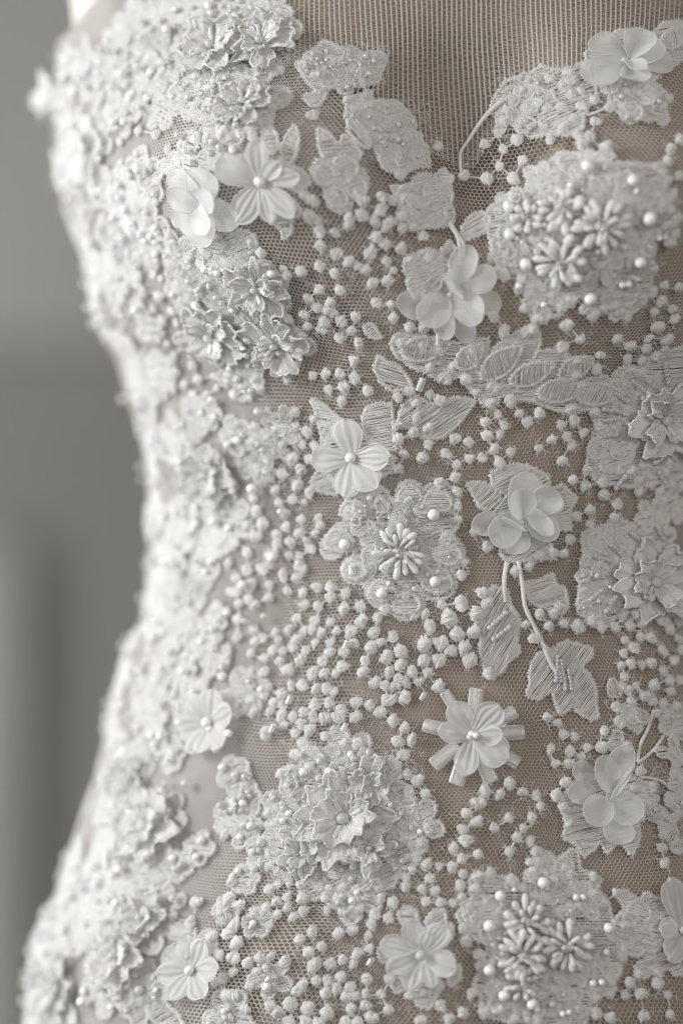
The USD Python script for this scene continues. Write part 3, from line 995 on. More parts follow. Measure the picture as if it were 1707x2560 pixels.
lace(TC([(1080, 690), (1100, 560), (1180, 540), (1300, 530), (1400, 540), (1460, 600), (1450, 700), (1480, 780), (1430, 820), (1400, 770), (1330, 790), (1240, 740), (1170, 740)]), -.3, 'lace_motif')
lace(TC([(1380, 200), (1450, 140), (1568, 130), (1600, 360), (1500, 420), (1420, 360)]), .2, 'lace_motif')
lace(TC([(930, 340), (1020, 270), (1150, 190), (1300, 180), (1400, 240), (1480, 420), (1380, 520), (1150, 600), (980, 540)]), 0, 'lace_flower')
stem(TC([(400, 650), (280, 760), (170, 910), (110, 1020), (115, 1130)]), 6, 3.5, h=18)
stem(TC([(1090, 670), (1030, 720), (940, 750)]), 4, 3)
organza(*TC([(1180, 400)])[0], [(-34, -24, 46, 40, 150, 20, 44, 6), (28, -30, 28, 38, 70, 26, 72, 16), (58, -20, 40, 36, 30, 20, 40, 6), (82, 2, 40, 36, -5, 16, 26, 4), (-46, 36, 52, 44, 215, 22, 46, 6), (16, 50, 32, 34, 285, 24, 52, 14), (20, 28, 26, 22, 300, 30, 58, 10)])
knots(1107, 0, S, [(135, 1145, 50), (490, 610), (550, 700), (500, 790), (390, 780), (420, 720), (650, 810), (780, 550), (715, 610), (770, 690), (680, 700), (640, 820), (785, 840, 44), (910, 690), (990, 650), (900, 590), (700, 910, 44), (485, 910, 48), (360, 870, 42), (275, 940, 44),
                   (395, 970), (370, 1080, 42), (290, 1165, 50), (460, 1165, 50), (520, 1045), (1000, 790, 44), (960, 890, 44), (1070, 960, 55), (910, 935, 44), (760, 1050, 42), (1470, 640), (1490, 970), (1470, 1050, 42), (1550, 910), (1545, 1150, 42), (1410, 1270), (1090, 700), (1170, 690), (1240, 670), (1310, 740), (1350, 660), (1430, 700), (590, 560), (840, 610), (860, 520), (700, 510),
                   (600, 640), (560, 820), (850, 770), (940, 430), (820, 470), (880, 880), (1200, 600), (1290, 610), (1500, 1270), (1440, 1330), (1530, 1420)])
knots(550, 0, S, [(605, 750, 50), (1420, 955, 48), (1175, 1135, 45), (605, 1310, 45), (585, 1415, 45), (650, 1510, 45), (750, 1520), (835, 1470), (930, 1310, 52), (925, 1405, 48), (1050, 1370, 44), (1190, 1300), (1190, 1410), (1260, 1480), (830, 650), (970, 610), (230, 750, 42), (210, 880, 42), (1070, 380, 30), (930, 530, 34), (1130, 1310), (1080, 1480), (1330, 1540)])

# --- big beaded cluster, upper right
lace(TF([(265, 120), (310, 40), (420, -20), (540, 0), (560, -180), (700, -250), (760, -320), (1000, -300), (1120, -250), (1330, -240), (1430, -220), (1440, -100), (1420, 0), (1530, 100), (1530, 160), (1440, 240), (1390, 270), (1370, 420), (1360, 580), (1290, 640), (1260, 700), (1210, 770), (1150, 720), (1060, 740), (960, 700), (890, 630),
         (800, 690), (760, 760), (700, 770), (620, 820), (560, 730), (540, 600), (480, 500), (540, 470), (420, 470), (330, 400), (310, 270), (290, 190)]), .12, 'lace_motif', step=3.8, gap=.12)
for (x, y, r, n) in ((440, 40, 130, 5), (440, 300, 130, 6), (1170, 660, 120, 5), (660, 640, 150, 5), (1300, 0, 170, 6), (1000, -200, 150, 6), (640, -140, 120, 5), (1260, 330, 120, 5)):
    (a, b), = TF([(x, y)])
    lace_flower(a, b, r * S, n, rng.uniform(0, 6), 1, beads=False)
for i, (x, y, R, n) in enumerate(((775, 400, 185, 13), (1040, 165, 185, 13), (790, 60, 165, 11), (560, 120, 120, 8))):
    (a, b), = TF([(x, y)])
    daisy(a, b, R * S, n, 30 + i, Wd=10.5, h=24 + 6 * (i == 0))
pearls(TF, [(1340, 120, 46), (1280, 395, 42), (960, 635, 45), (445, 55, 45), (445, 230, 42), (550, 420, 44), (745, 440, 26), (845, 430, 26), (1165, 545, 26), (1205, 540, 26), (660, 680, 22), (955, -205, 46), (1240, -120, 40), (670, 165, 22), (500, 560, 26), (960, 30, 20)], h=24)
knots(1107, 500, S, [(400, 490, 50), (515, 520), (560, 590), (1350, 340, 42), (1480, 280, 42), (1060, 705), (1120, 690), (620, 780), (370, 60, 34), (1380, 450, 36), (1400, 230, 36), (1460, 170), (1520, 220), (1490, 60), (330, 330, 30), (400, 400, 30), (480, 350, 30), (420, 300, 30)])
lace(TF([(110, 250), (130, 170), (180, 100), (260, 70), (310, 110), (290, 190), (220, 230), (130, 265)]), .5, 'lace_leaf', gap=.15)
stem(TF([(40, 140), (90, 230), (105, 290), (112, 370)]), 5, 4)
stem(TE([(1250, 160), (1300, 250), (1310, 360)]), 4, 4)

# --- centre
lace(TE([(1165, 440), (1170, 350), (1240, 260), (1290, 330), (1300, 400), (1260, 480), (1200, 500)]), .9, 'lace_leaf')
lace(TE([(940, 380), (1010, 350), (1090, 330), (1140, 340), (1170, 470), (1240, 560), (1260, 640), (1170, 660), (1010, 640), (970, 530)]), .3, 'lace_flower')
organza(*TE([(1240, 620)])[0], [(32, -72, 44, 38, 65, 18, 46, 6), (22, -26, 42, 28, 120, 30, 84, 14), (76, -34, 40, 36, 20, 18, 40, 6), (90, 18, 34, 32, -12, 14, 24, 4), (42, 28, 44, 42, -35, 26, 62, 8), (-38, 32, 42, 42, 225, 28, 64, 8), (-86, 20, 38, 36, 190, 16, 30, 4), (-16, 66, 32, 32, 262, 16, 36, 8), (32, 72, 38, 32, -65, 12, 22, 4), (4, -18, 34, 8, 130, 30, 70, 4)])
knots(650, 500, S, [(345, 15), (330, 110, 42), (385, 200, 45), (490, 215), (575, 155, 38), (395, 300, 44), (500, 350, 44), (390, 430, 44), (490, 480, 42), (580, 400, 42), (270, 465, 45), (175, 495, 42), (80, 495, 42), (390, 585, 44), (525, 590, 44), (315, 645, 44), (375, 700, 44), (290, 750, 44), (165, 770, 50), (310, 825),
                    (420, 800, 44), (400, 850, 40), (530, 790, 44), (625, 765, 44), (460, 670, 44), (600, 855, 44), (520, 900), (645, 935, 42), (720, 345, 46), (690, 455, 42), (820, 290, 44), (825, 400, 42), (735, 540, 44), (830, 530, 42), (760, 670, 35), (860, 680, 35), (870, 770), (980, 830, 42), (1070, 830, 44), (665, 100, 44),
                    (780, 60, 42), (910, 105, 44), (1000, 180, 44), (1070, 250, 44), (920, 315), (985, 390, 42), (1105, 370, 42), (790, 180, 44), (870, 10, 42), (615, 1050, 46), (620, 1165, 46), (345, 1145, 36), (430, 1135, 38), (525, 1135), (550, 1225, 42), (705, 1245), (450, 1240, 38), (535, 1315), (345, 1430, 36), (310, 1515, 44),
                    (440, 720, 46), (480, 740, 40), (760, 240, 40), (850, 140, 40), (640, 430, 38), (870, 460, 34), (930, 180, 36), (1010, 90, 36)])
lace(TE([(680, 820), (730, 805), (770, 860), (795, 905), (740, 905), (690, 870)]), .5, 'lace_leaf', smooth=2)
lace(TE([(855, 935), (890, 880), (960, 880), (1100, 890), (1120, 960), (1200, 920), (1300, 940), (1340, 920), (1490, 905), (1490, 970), (1440, 1080), (1390, 1110), (1300, 1160), (1160, 1180), (1100, 1130), (1030, 1110), (950, 1060), (890, 1020)]), -.1, 'lace_leaf', smooth=3)
knots(650, 500, S, [(930, 940, 46), (1060, 960, 46), (1165, 985, 46), (1110, 1090, 42), (1270, 1080, 42), (1390, 975, 46), (1400, 1065, 42), (1210, 1165, 48), (1350, 1175, 48), (980, 1250, 42), (900, 1290, 40), (1020, 1330, 40), (1110, 1270), (1180, 1310, 46), (1020, 1420, 40), (1100, 1490), (1000, 1520)])
lace(TE([(775, 1015), (830, 1060), (900, 1080), (960, 1150), (995, 1220), (940, 1240), (860, 1250), (790, 1190), (745, 1100)]), -.35, 'lace_leaf', step=4.4, gap=.12, smooth=2)
for a, b in (((1170, 860), (1170, 945)), ((1070, 1160), (1035, 1245)), ((930, 1455), (870, 1490))):
    bugle_at(*TE([a, b]), r=9, h=20)
lace(TE([(940, 1330), (1020, 1280), (1100, 1330), (1200, 1330), (1260, 1290), (1410, 1310), (1370, 1370), (1290, 1470), (1200, 1550), (1130, 1560), (1030, 1540), (960, 1480), (870, 1500), (900, 1440)]), .55, 'lace_leaf', smooth=3)
lace(TF([(110, 1150), (200, 1110), (330, 1180), (390, 1240), (350, 1340), (270, 1340), (200, 1260)]), .1, 'lace_leaf')
lace(TF([(200, 1110), (250, 1080), (310, 1000), (380, 930), (440, 890), (510, 850), (570, 820), (620, 860), (640, 920), (620, 990), (560, 1080), (440, 1110), (350, 1180), (270, 1170)]), .05, 'lace_leaf')
lace(TF([(380, 1180), (480, 1120), (580, 1080), (620, 990), (720, 980), (800, 1000), (850, 1060), (850, 1130), (900, 1200), (950, 1170), (1050, 1150), (1110, 1180), (1160, 1230), (1250, 1280), (1200, 1340), (1100, 1330), (950, 1370), (830, 1400), (720, 1370), (600, 1320), (450, 1300), (390, 1270)]), .0, 'lace_leaf', smooth=3)
lace(TF([(1110, 1150), (1160, 1100), (1240, 1085), (1330, 1120), (1340, 1050), (1450, 1000), (1600, 950), (1600, 1800), (1350, 1860), (1220, 1880), (1000, 1840), (940, 1740), (960, 1620), (1000, 1480), (980, 1390), (1150, 1330)]), .05, 'lace_flower', gap=.1)
for a, b in (((1050, 1365), (1150, 1380)), ((1050, 1440), (1140, 1425)), ((1065, 1540), (1130, 1530)), ((1240, 1180), (1300, 1240)), ((1125, 1260), (1200, 1310)), ((1450, 1060), (1465, 1190)), ((1130, 1880), (1190, 1800)), ((1380, 1720), (1440, 1680)), ((1410, 1780), (1450, 1850))):
    bead_row(*TF([a, b]), 6, 7.5, h=18)
knots(1107, 500, S, [(160, 1170, 50), (330, 1220, 48), (220, 1260), (440, 1310, 48), (310, 1330, 46), (565, 855, 60), (780, 955, 50), (895, 910, 42), (810, 820, 45), (1025, 1015), (1000, 1105, 48), (865, 1135, 45), (900, 1215, 44), (880, 1050), (1135, 905, 38), (1225, 950, 45), (1205, 1040), (1300, 1050, 38), (1330, 970), (1345, 905, 35),
                     (1400, 830, 48), (1460, 910, 52), (1510, 780, 42), (1380, 730, 42), (1370, 600, 44), (1440, 560, 38), (1500, 710), (1430, 660, 42), (1540, 570, 42), (330, 760, 45), (400, 855, 45), (280, 1450), (360, 1400, 36), (500, 1395, 35), (630, 1395, 45), (290, 1540), (400, 1470, 38), (550, 1450, 42), (835, 1360, 42), (855, 1440, 42),
                     (990, 1390, 45), (770, 1470, 40), (920, 1520, 44), (1020, 1480, 42), (810, 1545), (370, 1530, 38), (1390, 1020, 38), (1450, 970, 36), (1290, 1130, 40), (1180, 1180, 34)])
corded(*TF([(1440, 1430)])[0], 100, 3, n=6, inner=4, rot=.3)

# --- waist, middle
lace(TH([(330, -10), (400, 20), (460, 70), (530, 130), (500, 250), (440, 300), (390, 200), (370, 100)]), -.2, 'lace_leaf', smooth=2)
lace(TH([(680, 200), (670, 120), (700, 50), (770, 20), (860, 30), (865, 100), (870, 200), (890, 330), (800, 320), (700, 280)]), .15, 'lace_leaf', smooth=2)
lace(TH([(330, 540), (380, 460), (450, 480), (520, 560), (500, 620), (440, 610), (360, 590)]), .3, 'lace_leaf', smooth=2)
lace(TH([(440, 150), (530, 130), (640, 170), (760, 300), (880, 380), (860, 470), (760, 520), (780, 600), (680, 640), (560, 610), (440, 500), (360, 400)]), .1, 'lace_flower')
pleated(*TH([(600, 375)])[0], [(93, 96, 80, 3, 12, 6), (2, 96, 62, 4, 16, 10), (-52, 94, 76, 3, 12, 6), (-102, 96, 72, 3, 12, 4), (183, 98, 66, 3, 12, 8)], pearl=13, label='white pleated five petal flower with one pearl, in the middle of the bodice')
base = Frame(*TH([(900, 960)])[0])
sh = []
for (x, y, r) in ((640, 720, 100), (760, 660, 90), (980, 620, 85), (1170, 660, 115), (1200, 800, 90), (540, 900, 95), (470, 960, 80), (620, 1110, 85), (740, 1160, 80), (800, 1250, 100), (960, 1330, 105), (1160, 1190, 115), (1230, 1010, 100), (900, 960, 290)):
    sh.append(Point(*base.local(TH([(x, y)]))[0]).buffer(r * S, 20))
poly = unary_union(sh).buffer(-2).buffer(2)
mb = MB()
for a, st, g in ((.05, 2.6, .06), (.5, 5.5, .15)):
    v, f = hatch(poly, a, st, gap=g, maxlen=44); mb.add(base(v), f)
v, f = edge_stitch(poly); mb.add(base(v), f)
v, f = fuzz(160, lambda m: rng.normal(0, 80, (m, 2)), h0=(12, 20)); mb.add(base(v), f)
mb.build('lace_flower', 'thread', DRESS)
for (x, y, r) in ((610, 720, 80), (980, 620, 75), (1160, 660, 90), (520, 920, 90), (620, 1110, 75), (800, 1250, 85), (960, 1330, 85), (1160, 1185, 95), (1230, 1010, 85), (740, 900, 75), (740, 1010, 70)):
    (a, b), = TH([(x, y)])
    lace([(a + r * S * (1 + .1 * math.sin(3 * q)) * math.cos(q), b + r * S * .8 * math.sin(q)) for q in np.linspace(0, 6.28, 20)[:-1]], .05 + rng.normal(0, .2), 'lace_petal', layer=2)
daisy(*TH([(915, 985)])[0], 74, 14, 5, Wd=9.5, h=28, label='single starburst of rice pearls on a lace flower with round pearls')
pearls(TH, [(1135, 745, 45), (565, 945, 42), (1145, 1190, 42), (800, 1265, 40)], h=24)
pearls(TH, [(770, 660, 18), (945, 1290, 20), (775, 770, 14), (720, 640, 22)], 'crystal', h=22)
for a, b, r in (((635, 730), (705, 740), 9), ((945, 670), (1000, 640), 9), ((1165, 1010), (1235, 1012), 9), ((610, 1085), (610, 1140), 9), ((930, 1280), (975, 1300), 7)):
    bugle_at(*TH([a, b]), r=r, h=22)
knots(650, 1000, S, [(350, 110, 42), (305, 205, 48), (275, 285), (360, 305, 44), (320, 385), (905, 255, 50), (940, 355, 38), (905, 450, 42), (1100, 290, 42), (1060, 380, 45), (1000, 215, 42), (1275, 250, 38), (1360, 275), (1470, 140, 38), (1480, 230), (1215, 350, 38), (1370, 385, 38), (1450, 375, 36), (1530, 320), (1285, 425), (1275, 505, 38), (1175, 540, 38), (1290, 600, 38), (1290, 690, 38), (1295, 780, 36), (1230, 890, 40),
                     (1315, 1145, 42), (1455, 1260, 48), (1315, 1330, 60), (1235, 1430, 58), (1185, 1340), (1110, 1480, 45), (1290, 1530, 60), (1080, 1400), (1000, 1400), (290, 670, 30), (215, 650, 36), (390, 820, 38), (360, 870, 32), (270, 780, 36), (165, 745, 36), (560, 1265, 45), (460, 1225, 38), (375, 1225), (280, 1260), (460, 1290), (180, 1250, 38), (60, 1210, 38),
                     (550, 1365, 45), (655, 1350, 38), (820, 1365, 38), (770, 1420, 45), (665, 1445, 50), (380, 1350), (290, 1340, 45), (460, 1450), (360, 1440), (240, 1430), (500, 1510, 38), (595, 1510, 48), (745, 1520, 45), (870, 1550), (400, 1520), (290, 1510), (190, 1500), (100, 1520), (740, 860, 34), (920, 770, 42), (1290, 1050, 40), (1330, 1060, 36), (170, 830), (200, 930), (110, 880), (260, 870), (190, 1020), (250, 1080), (100, 1000), (60, 1080), (150, 1130), (240, 1160), (300, 920, 30)])

# --- waist, right
for p, a in (([(310, 480), (440, 420), (560, 430), (690, 500), (700, 580), (600, 640), (420, 620), (330, 560)], .5), ([(150, 540), (250, 540), (380, 590), (370, 660), (300, 720), (240, 700), (200, 620)], .7), ([(690, 600), (780, 550), (830, 600), (880, 640), (830, 720), (840, 850), (740, 850), (680, 760)], .2), ([(370, 980), (540, 880), (700, 930), (740, 1040), (620, 1040), (480, 1060), (400, 1040)], .6), ([(440, 600), (700, 600), (720, 860), (560, 960), (400, 900), (330, 740)], .3)):
    lace(TI(p), a, 'lace_flower', smooth=3)
organza(*TI([(520, 745)])[0], [(0, -44, 58, 44, 85, 20, 56, 4), (-8, -28, 38, 32, 95, 32, 82, 16), (48, -34, 36, 38, 45, 26, 58, 8), (44, 26, 46, 36, -40, 20, 40, 6), (34, 14, 38, 24, -50, 30, 66, 12), (68, -24, 30, 28, 8, 12, 22, 4), (-40, 36, 46, 42, 225, 24, 54, 6), (-84, 22, 34, 34, 195, 16, 34, 4), (-14, 66, 36, 34, 255, 12, 22, 4), (-18, 22, 36, 9, 150, 30, 64, 3)], center=False)
knots(1107, 1000, S, [(850, 520), (930, 560), (1040, 540, 48), (1050, 620, 45), (1140, 680, 42), (960, 720, 42), (870, 760), (960, 810, 35), (830, 915), (790, 1005, 38), (560, 1090, 38), (470, 1120, 38), (720, 1000), (630, 1020), (1230, 470), (1150, 465), (940, 460, 42), (1300, 430, 36), (1280, 530, 38), (1280, 600, 36), (1360, 560, 36), (1120, 770, 42), (780, 400, 42), (710, 260), (800, 235, 38), (625, 315, 32),
                      (840, 300, 35), (910, 210, 45), (770, 160, 42), (350, 320, 42), (440, 340, 38), (370, 410), (265, 370, 38), (185, 390, 38), (30, 350), (105, 595, 36), (100, 690, 36), (100, 775, 34), (210, 860, 45), (290, 960, 42), (260, 1260, 48), (125, 1340, 60), (45, 1430, 58), (100, 1530, 60), (690, 1480), (630, 1400), (720, 1400), (790, 1460), (760, 1350, 44), (880, 1480, 55), (1040, 1490, 42), (970, 1440), (540, 1100, 34), (1500, 560), (1460, 480), (1560, 560), (1420, 600), (1480, 420, 38)])
stem(TI([(490, 1050), (515, 1200), (530, 1330), (580, 1450), (640, 1570), (690, 1700), (740, 1780)]), 5, 5.5, h=18)
stem(TI([(420, 1060), (400, 1200), (410, 1320)]), 6, 5)
bugle_at(*TL([(640, 285), (690, 330)]), r=8, h=20)
lace(TI([(530, 1190), (640, 1180), (720, 1130), (740, 1210), (800, 1230), (820, 1350), (770, 1400), (640, 1350), (570, 1320)]), .3, 'lace_leaf', gap=.15)
lace(TL([(180, 210), (240, 120), (280, 20), (330, -90), (420, -60), (450, 50), (510, 140), (480, 240), (500, 350), (420, 410), (400, 460), (310, 520), (270, 450), (240, 330), (250, 250)]), 1.0, 'lace_leaf')
bead_row(*TL([(310, 180), (410, 85)]), 6, 7.5); bead_row(*TL([(335, 255), (435, 180)]), 5, 7.5)
for (x, y, r) in ((220, 90, 52), (200, 210, 48), (300, 480, 42), (290, 20, 42)):
    knots(1107, 1500, S, [(x, y, r)])
lace(TI([(910, 870), (960, 850), (1060, 820), (1130, 770), (1260, 820), (1240, 950), (1290, 1040), (1230, 1080), (1130, 1100), (1120, 1280), (1180, 1290), (1150, 1400), (1060, 1490), (960, 1470), (880, 1340), (900, 1200), (920, 1050)]), .2, 'lace_flower', gap=.12)
for (x, y, r, n) in ((1090, 960, 150, 6), (1020, 1300, 140, 5), (1400, 880, 150, 6), (1450, 1330, 140, 5), (1500, 700, 130, 5), (1350, 760, 100, 5)):
    (a, b), = TI([(x, y)])
    lace_flower(a, b, r * S, n, rng.uniform(0, 6), 1, beads=False)
for a, b in (((1000, 1020), (1090, 1050)), ((1100, 950), (1170, 1010)), ((960, 1310), (1030, 1250)), ((1065, 1385), (1120, 1290)), ((1400, 830), (1430, 900)), ((1230, 870), (1265, 900))):
    bead_row(*TI([a, b]), 5, 7.5, h=20)
corded(*TI([(1370, 1190)])[0], 105, 7, n=7, inner=4, rot=.1)

# --- lower right
lace(TL([(570, 480), (580, 420), (630, 350), (720, 320), (810, 270), (880, 290), (980, 320), (975, 370), (900, 440), (960, 490), (1000, 580), (1000, 680), (1020, 770), (960, 780), (870, 720), (850, 680), (820, 720), (770, 750), (730, 650), (710, 590), (630, 655), (545, 620), (570, 560)]), .85, 'lace_flower', smooth=2)
for a, b, n in (((748, 375), (735, 530), 8), ((770, 400), (800, 580), 9), ((815, 460), (840, 580), 7), ((755, 440), (770, 530), 5)):
    bead_row(*TL([a, b]), n, 6.5, h=19)
pleated(*TL([(190, 888)])[0], [(122, 92, 66, 3, 14, 12), (52, 98, 68, 4, 14, 14), (178, 80, 54, 3, 12, 10), (-103, 98, 58, 3, 12, 8), (-35, 98, 84, 3, 14, 8), (0, 70, 50, 3, 10, 16)], pearl=11,
        bugles=[(84, 40, 118, 19, 11), (122, 60, 128, 15, 11), (30, 60, 122, 18, 11), (4, 40, 126, 19, 11), (-32, 60, 128, 18, 11), (-68, 40, 122, 19, 11), (-108, 60, 124, 19, 11), (-142, 40, 118, 19, 11), (168, 50, 120, 18, 11)], label='white pleated flower with a pearl pair, ringed by clear bugle beads like rays')
LOOSE.append((*TL([(215, 895)])[0], 8, 'pearl', 36)); LOOSE.append((*TL([(170, 905)])[0], 6, 'crystal', 36))
knots(1107, 1500, S, [(680, 765, 34), (750, 805, 34), (790, 880, 40), (860, 895, 38), (705, 975, 38), (830, 990, 38), (735, 1070, 34), (825, 1070, 40), (905, 1025, 32), (940, 965, 36), (1055, 855, 40), (1035, 965, 44), (1205, 960), (1130, 700, 45), (1155, 800, 48), (800, 1195, 42), (740, 1275, 45), (785, 1355, 44), (1290, 1120, 42), (1250, 1230, 42), (435, 1200, 44), (370, 1275, 36), (275, 1250, 45), (520, 1255, 38), (610, 1280, 38),
                      (640, 1350, 32), (580, 1425, 34), (525, 1490, 34), (430, 1425, 36), (335, 1490, 36), (230, 1330, 48), (155, 1395, 42), (225, 1450, 45), (130, 1500, 42), (1220, 170), (1300, 160, 42), (1250, 310), (1360, 250, 48), (1290, 240), (1435, 330, 42), (1230, 420), (1300, 425, 36), (1360, 415, 38), (1440, 465, 36), (1510, 400, 40), (1380, 555, 44), (1320, 630, 44), (1370, 660, 36), (1440, 680, 38), (1490, 600), (1530, 700, 44),
                      (1530, 990, 40), (1200, 180, 30), (1190, 260, 32), (1180, 350, 32), (1165, 430, 32), (1185, 500, 32), (1170, 570, 38), (1210, 590, 38), (1230, 660, 36), (1170, 120, 30), (1540, 140, 42), (1480, 190), (1540, 250), (1560, 330), (1480, 530, 38), (1550, 520, 40), (1420, 60), (1340, 80), (1260, 90, 38), (1500, 80), (1290, 1230, 40), (1370, 1230, 42), (1330, 1330, 40), (1290, 1420, 38), (1480, 1290, 42), (1440, 1420), (1530, 1400), (1500, 1480), (1440, 1530), (1550, 1290), (1560, 1180), (1260, 560, 30), (1400, 740, 34), (1460, 760, 36), (600, 250, 50), (540, 160, 36)])
lace(TL([(1190, 700), (1260, 690), (1310, 800), (1290, 870), (1220, 840), (1180, 760)]), .7, 'lace_leaf')
lace(TL([(1430, 760), (1500, 700), (1600, 720), (1600, 920), (1480, 890), (1420, 850)]), .1, 'lace_leaf')
lace(TL([(1480, 1180), (1530, 1110), (1600, 1110), (1600, 1260), (1500, 1260)]), .1, 'lace_leaf')
stem(TL([(1375, 720), (1330, 860), (1290, 950), (1275, 1060)]), 4.5, 4); stem(TL([(1440, 890), (1370, 985), (1270, 1065)]), 4.5, 4); stem(TL([(1290, 1160), (1400, 1175), (1490, 1240)]), 4, 4)
lace(TO([(790, 350), (810, 250), (760, 120), (830, 20), (900, -60), (1200, -60), (1390, 20), (1380, 170), (1310, 200), (1280, 260), (1290, 350), (1240, 470), (1170, 390), (1130, 400), (1070, 460), (1030, 370), (990, 430), (920, 480), (880, 400)]), .2, 'lace_flower', smooth=3)
lace(TL([(1080, 960), (1120, 850), (1170, 860), (1180, 960), (1130, 1010)]), .1, 'lace_leaf')
organza(*TL([(1090, 1230)])[0], [(-10, -28, 44, 36, 110, 26, 66, 8), (24, -58, 44, 34, 60, 22, 50, 8), (-62, -38, 30, 28, 150, 14, 26, 4), (-70, 10, 34, 32, 190, 14, 28, 4), (-40, 52, 38, 42, 235, 28, 66, 8), (22, 46, 46, 44, -60, 24, 50, 8), (6, 100, 38, 38, -88, 16, 36, 6), (20, -8, 50, 7, 55, 34, 74, 3)], center=False)
lace(TO([(90, 850), (190, 780), (170, 620), (270, 590), (410, 610), (420, 700), (520, 690), (540, 590), (620, 510), (700, 445), (740, 500), (830, 440), (880, 430), (900, 560), (1040, 620), (990, 720), (1080, 760), (1100, 860), (1130, 960), (1170, 1180), (1120, 1300), (980, 1370), (960, 1480), (930, 1580), (640, 1580), (250, 1520), (250, 1400), (200, 1300), (320, 1140), (330, 1050), (230, 1030), (140, 960)]), -.05, 'lace_motif', step=3.8, gap=.1)
for (x, y, r, n) in ((260, 850, 150, 6), (720, 620, 160, 6), (1020, 1250, 150, 6), (420, 1400, 150, 6), (920, 760, 130, 5), (800, 1440, 140, 5)):
    (a, b), = TO([(x, y)])
    lace_flower(a, b, r * S, n, rng.uniform(0, 6), 1, beads=False)
for i, (x, y, R, n) in enumerate(((540, 900, 170, 12), (800, 1060, 190, 13), (510, 1110, 175, 13), (510, 1300, 130, 9))):
    (a, b), = TO([(x, y)])
    daisy(a, b, R * S, n, 60 + i, Wd=10.5, h=24 + 7 * (i == 2))
pearls(TO, [(650, 650, 45), (300, 930, 45), (1075, 945, 40), (300, 1215, 42), (395, 1380, 42), (580, 1435, 45), (865, 745, 28), (910, 745, 26), (1030, 1295, 28), (975, 1300, 28), (370, 735, 40), (500, 925, 32), (1060, 1100, 26), (780, 1500, 26), (820, 1490, 24)], h=24)
knots(1107, 1960, S, [(125, 490, 40), (60, 545, 42), (230, 460, 36), (130, 590, 38), (115, 665, 40), (125, 745, 36), (65, 780, 32), (70, 425, 42), (150, 370, 44), (485, 355, 40), (570, 375, 36), (435, 445), (610, 440, 36), (570, 515, 36), (455, 635, 46), (225, 610, 50), (210, 690, 45), (1450, 520, 38), (1430, 420, 44), (1130, 715, 34), (830, 590, 44), (850, 670, 38), (750, 730, 38), (890, 810, 36), (970, 780, 36), (755, 850, 36), (1050, 780, 36), (190, 880, 38), (180, 800, 38),
                      (1090, 1375), (1190, 1385, 40), (1295, 1375, 44), (1220, 1300, 42), (1280, 1250, 40), (1400, 1310, 48), (1470, 1380, 38), (1000, 1400, 38), (1000, 1500, 44), (1095, 1530, 46), (1310, 1520, 44), (1480, 1510, 40), (130, 1500), (40, 1540, 48), (190, 1370, 42), (460, 1545, 46), (360, 1490, 44), (550, 1490, 40), (240, 1120, 42), (730, 1350, 44), (640, 1500, 40), (880, 1480, 40), (1400, 1240, 38), (1180, 860, 38), (1190, 930, 38), (130, 950, 36), (1320, 1040, 36), (1240, 1030, 34), (1350, 950, 34), (830, 260, 32)])
lace(TO([(1110, 700), (1200, 700), (1290, 760), (1330, 710), (1450, 770), (1500, 800), (1400, 900), (1420, 1000), (1380, 1100), (1300, 1130), (1180, 1100), (1120, 980), (1200, 900), (1180, 790)]), .2, 'lace_flower', smooth=3)
lace(TO([(1260, 1280), (1260, 1190), (1340, 1130), (1440, 1110), (1540, 1120), (1580, 1240), (1520, 1260), (1480, 1210), (1400, 1220), (1330, 1270)]), .3, 'lace_flower', smooth=3)
pleated(*TO([(1560, 960)])[0], [(97, 130, 74, 3, 14, 10), (165, 66, 56, 3, 12, 10), (225, 88, 60, 3, 12, 12), (-70, 100, 74, 3, 12, 8), (30, 100, 74, 3, 12, 8)], pearl=11)

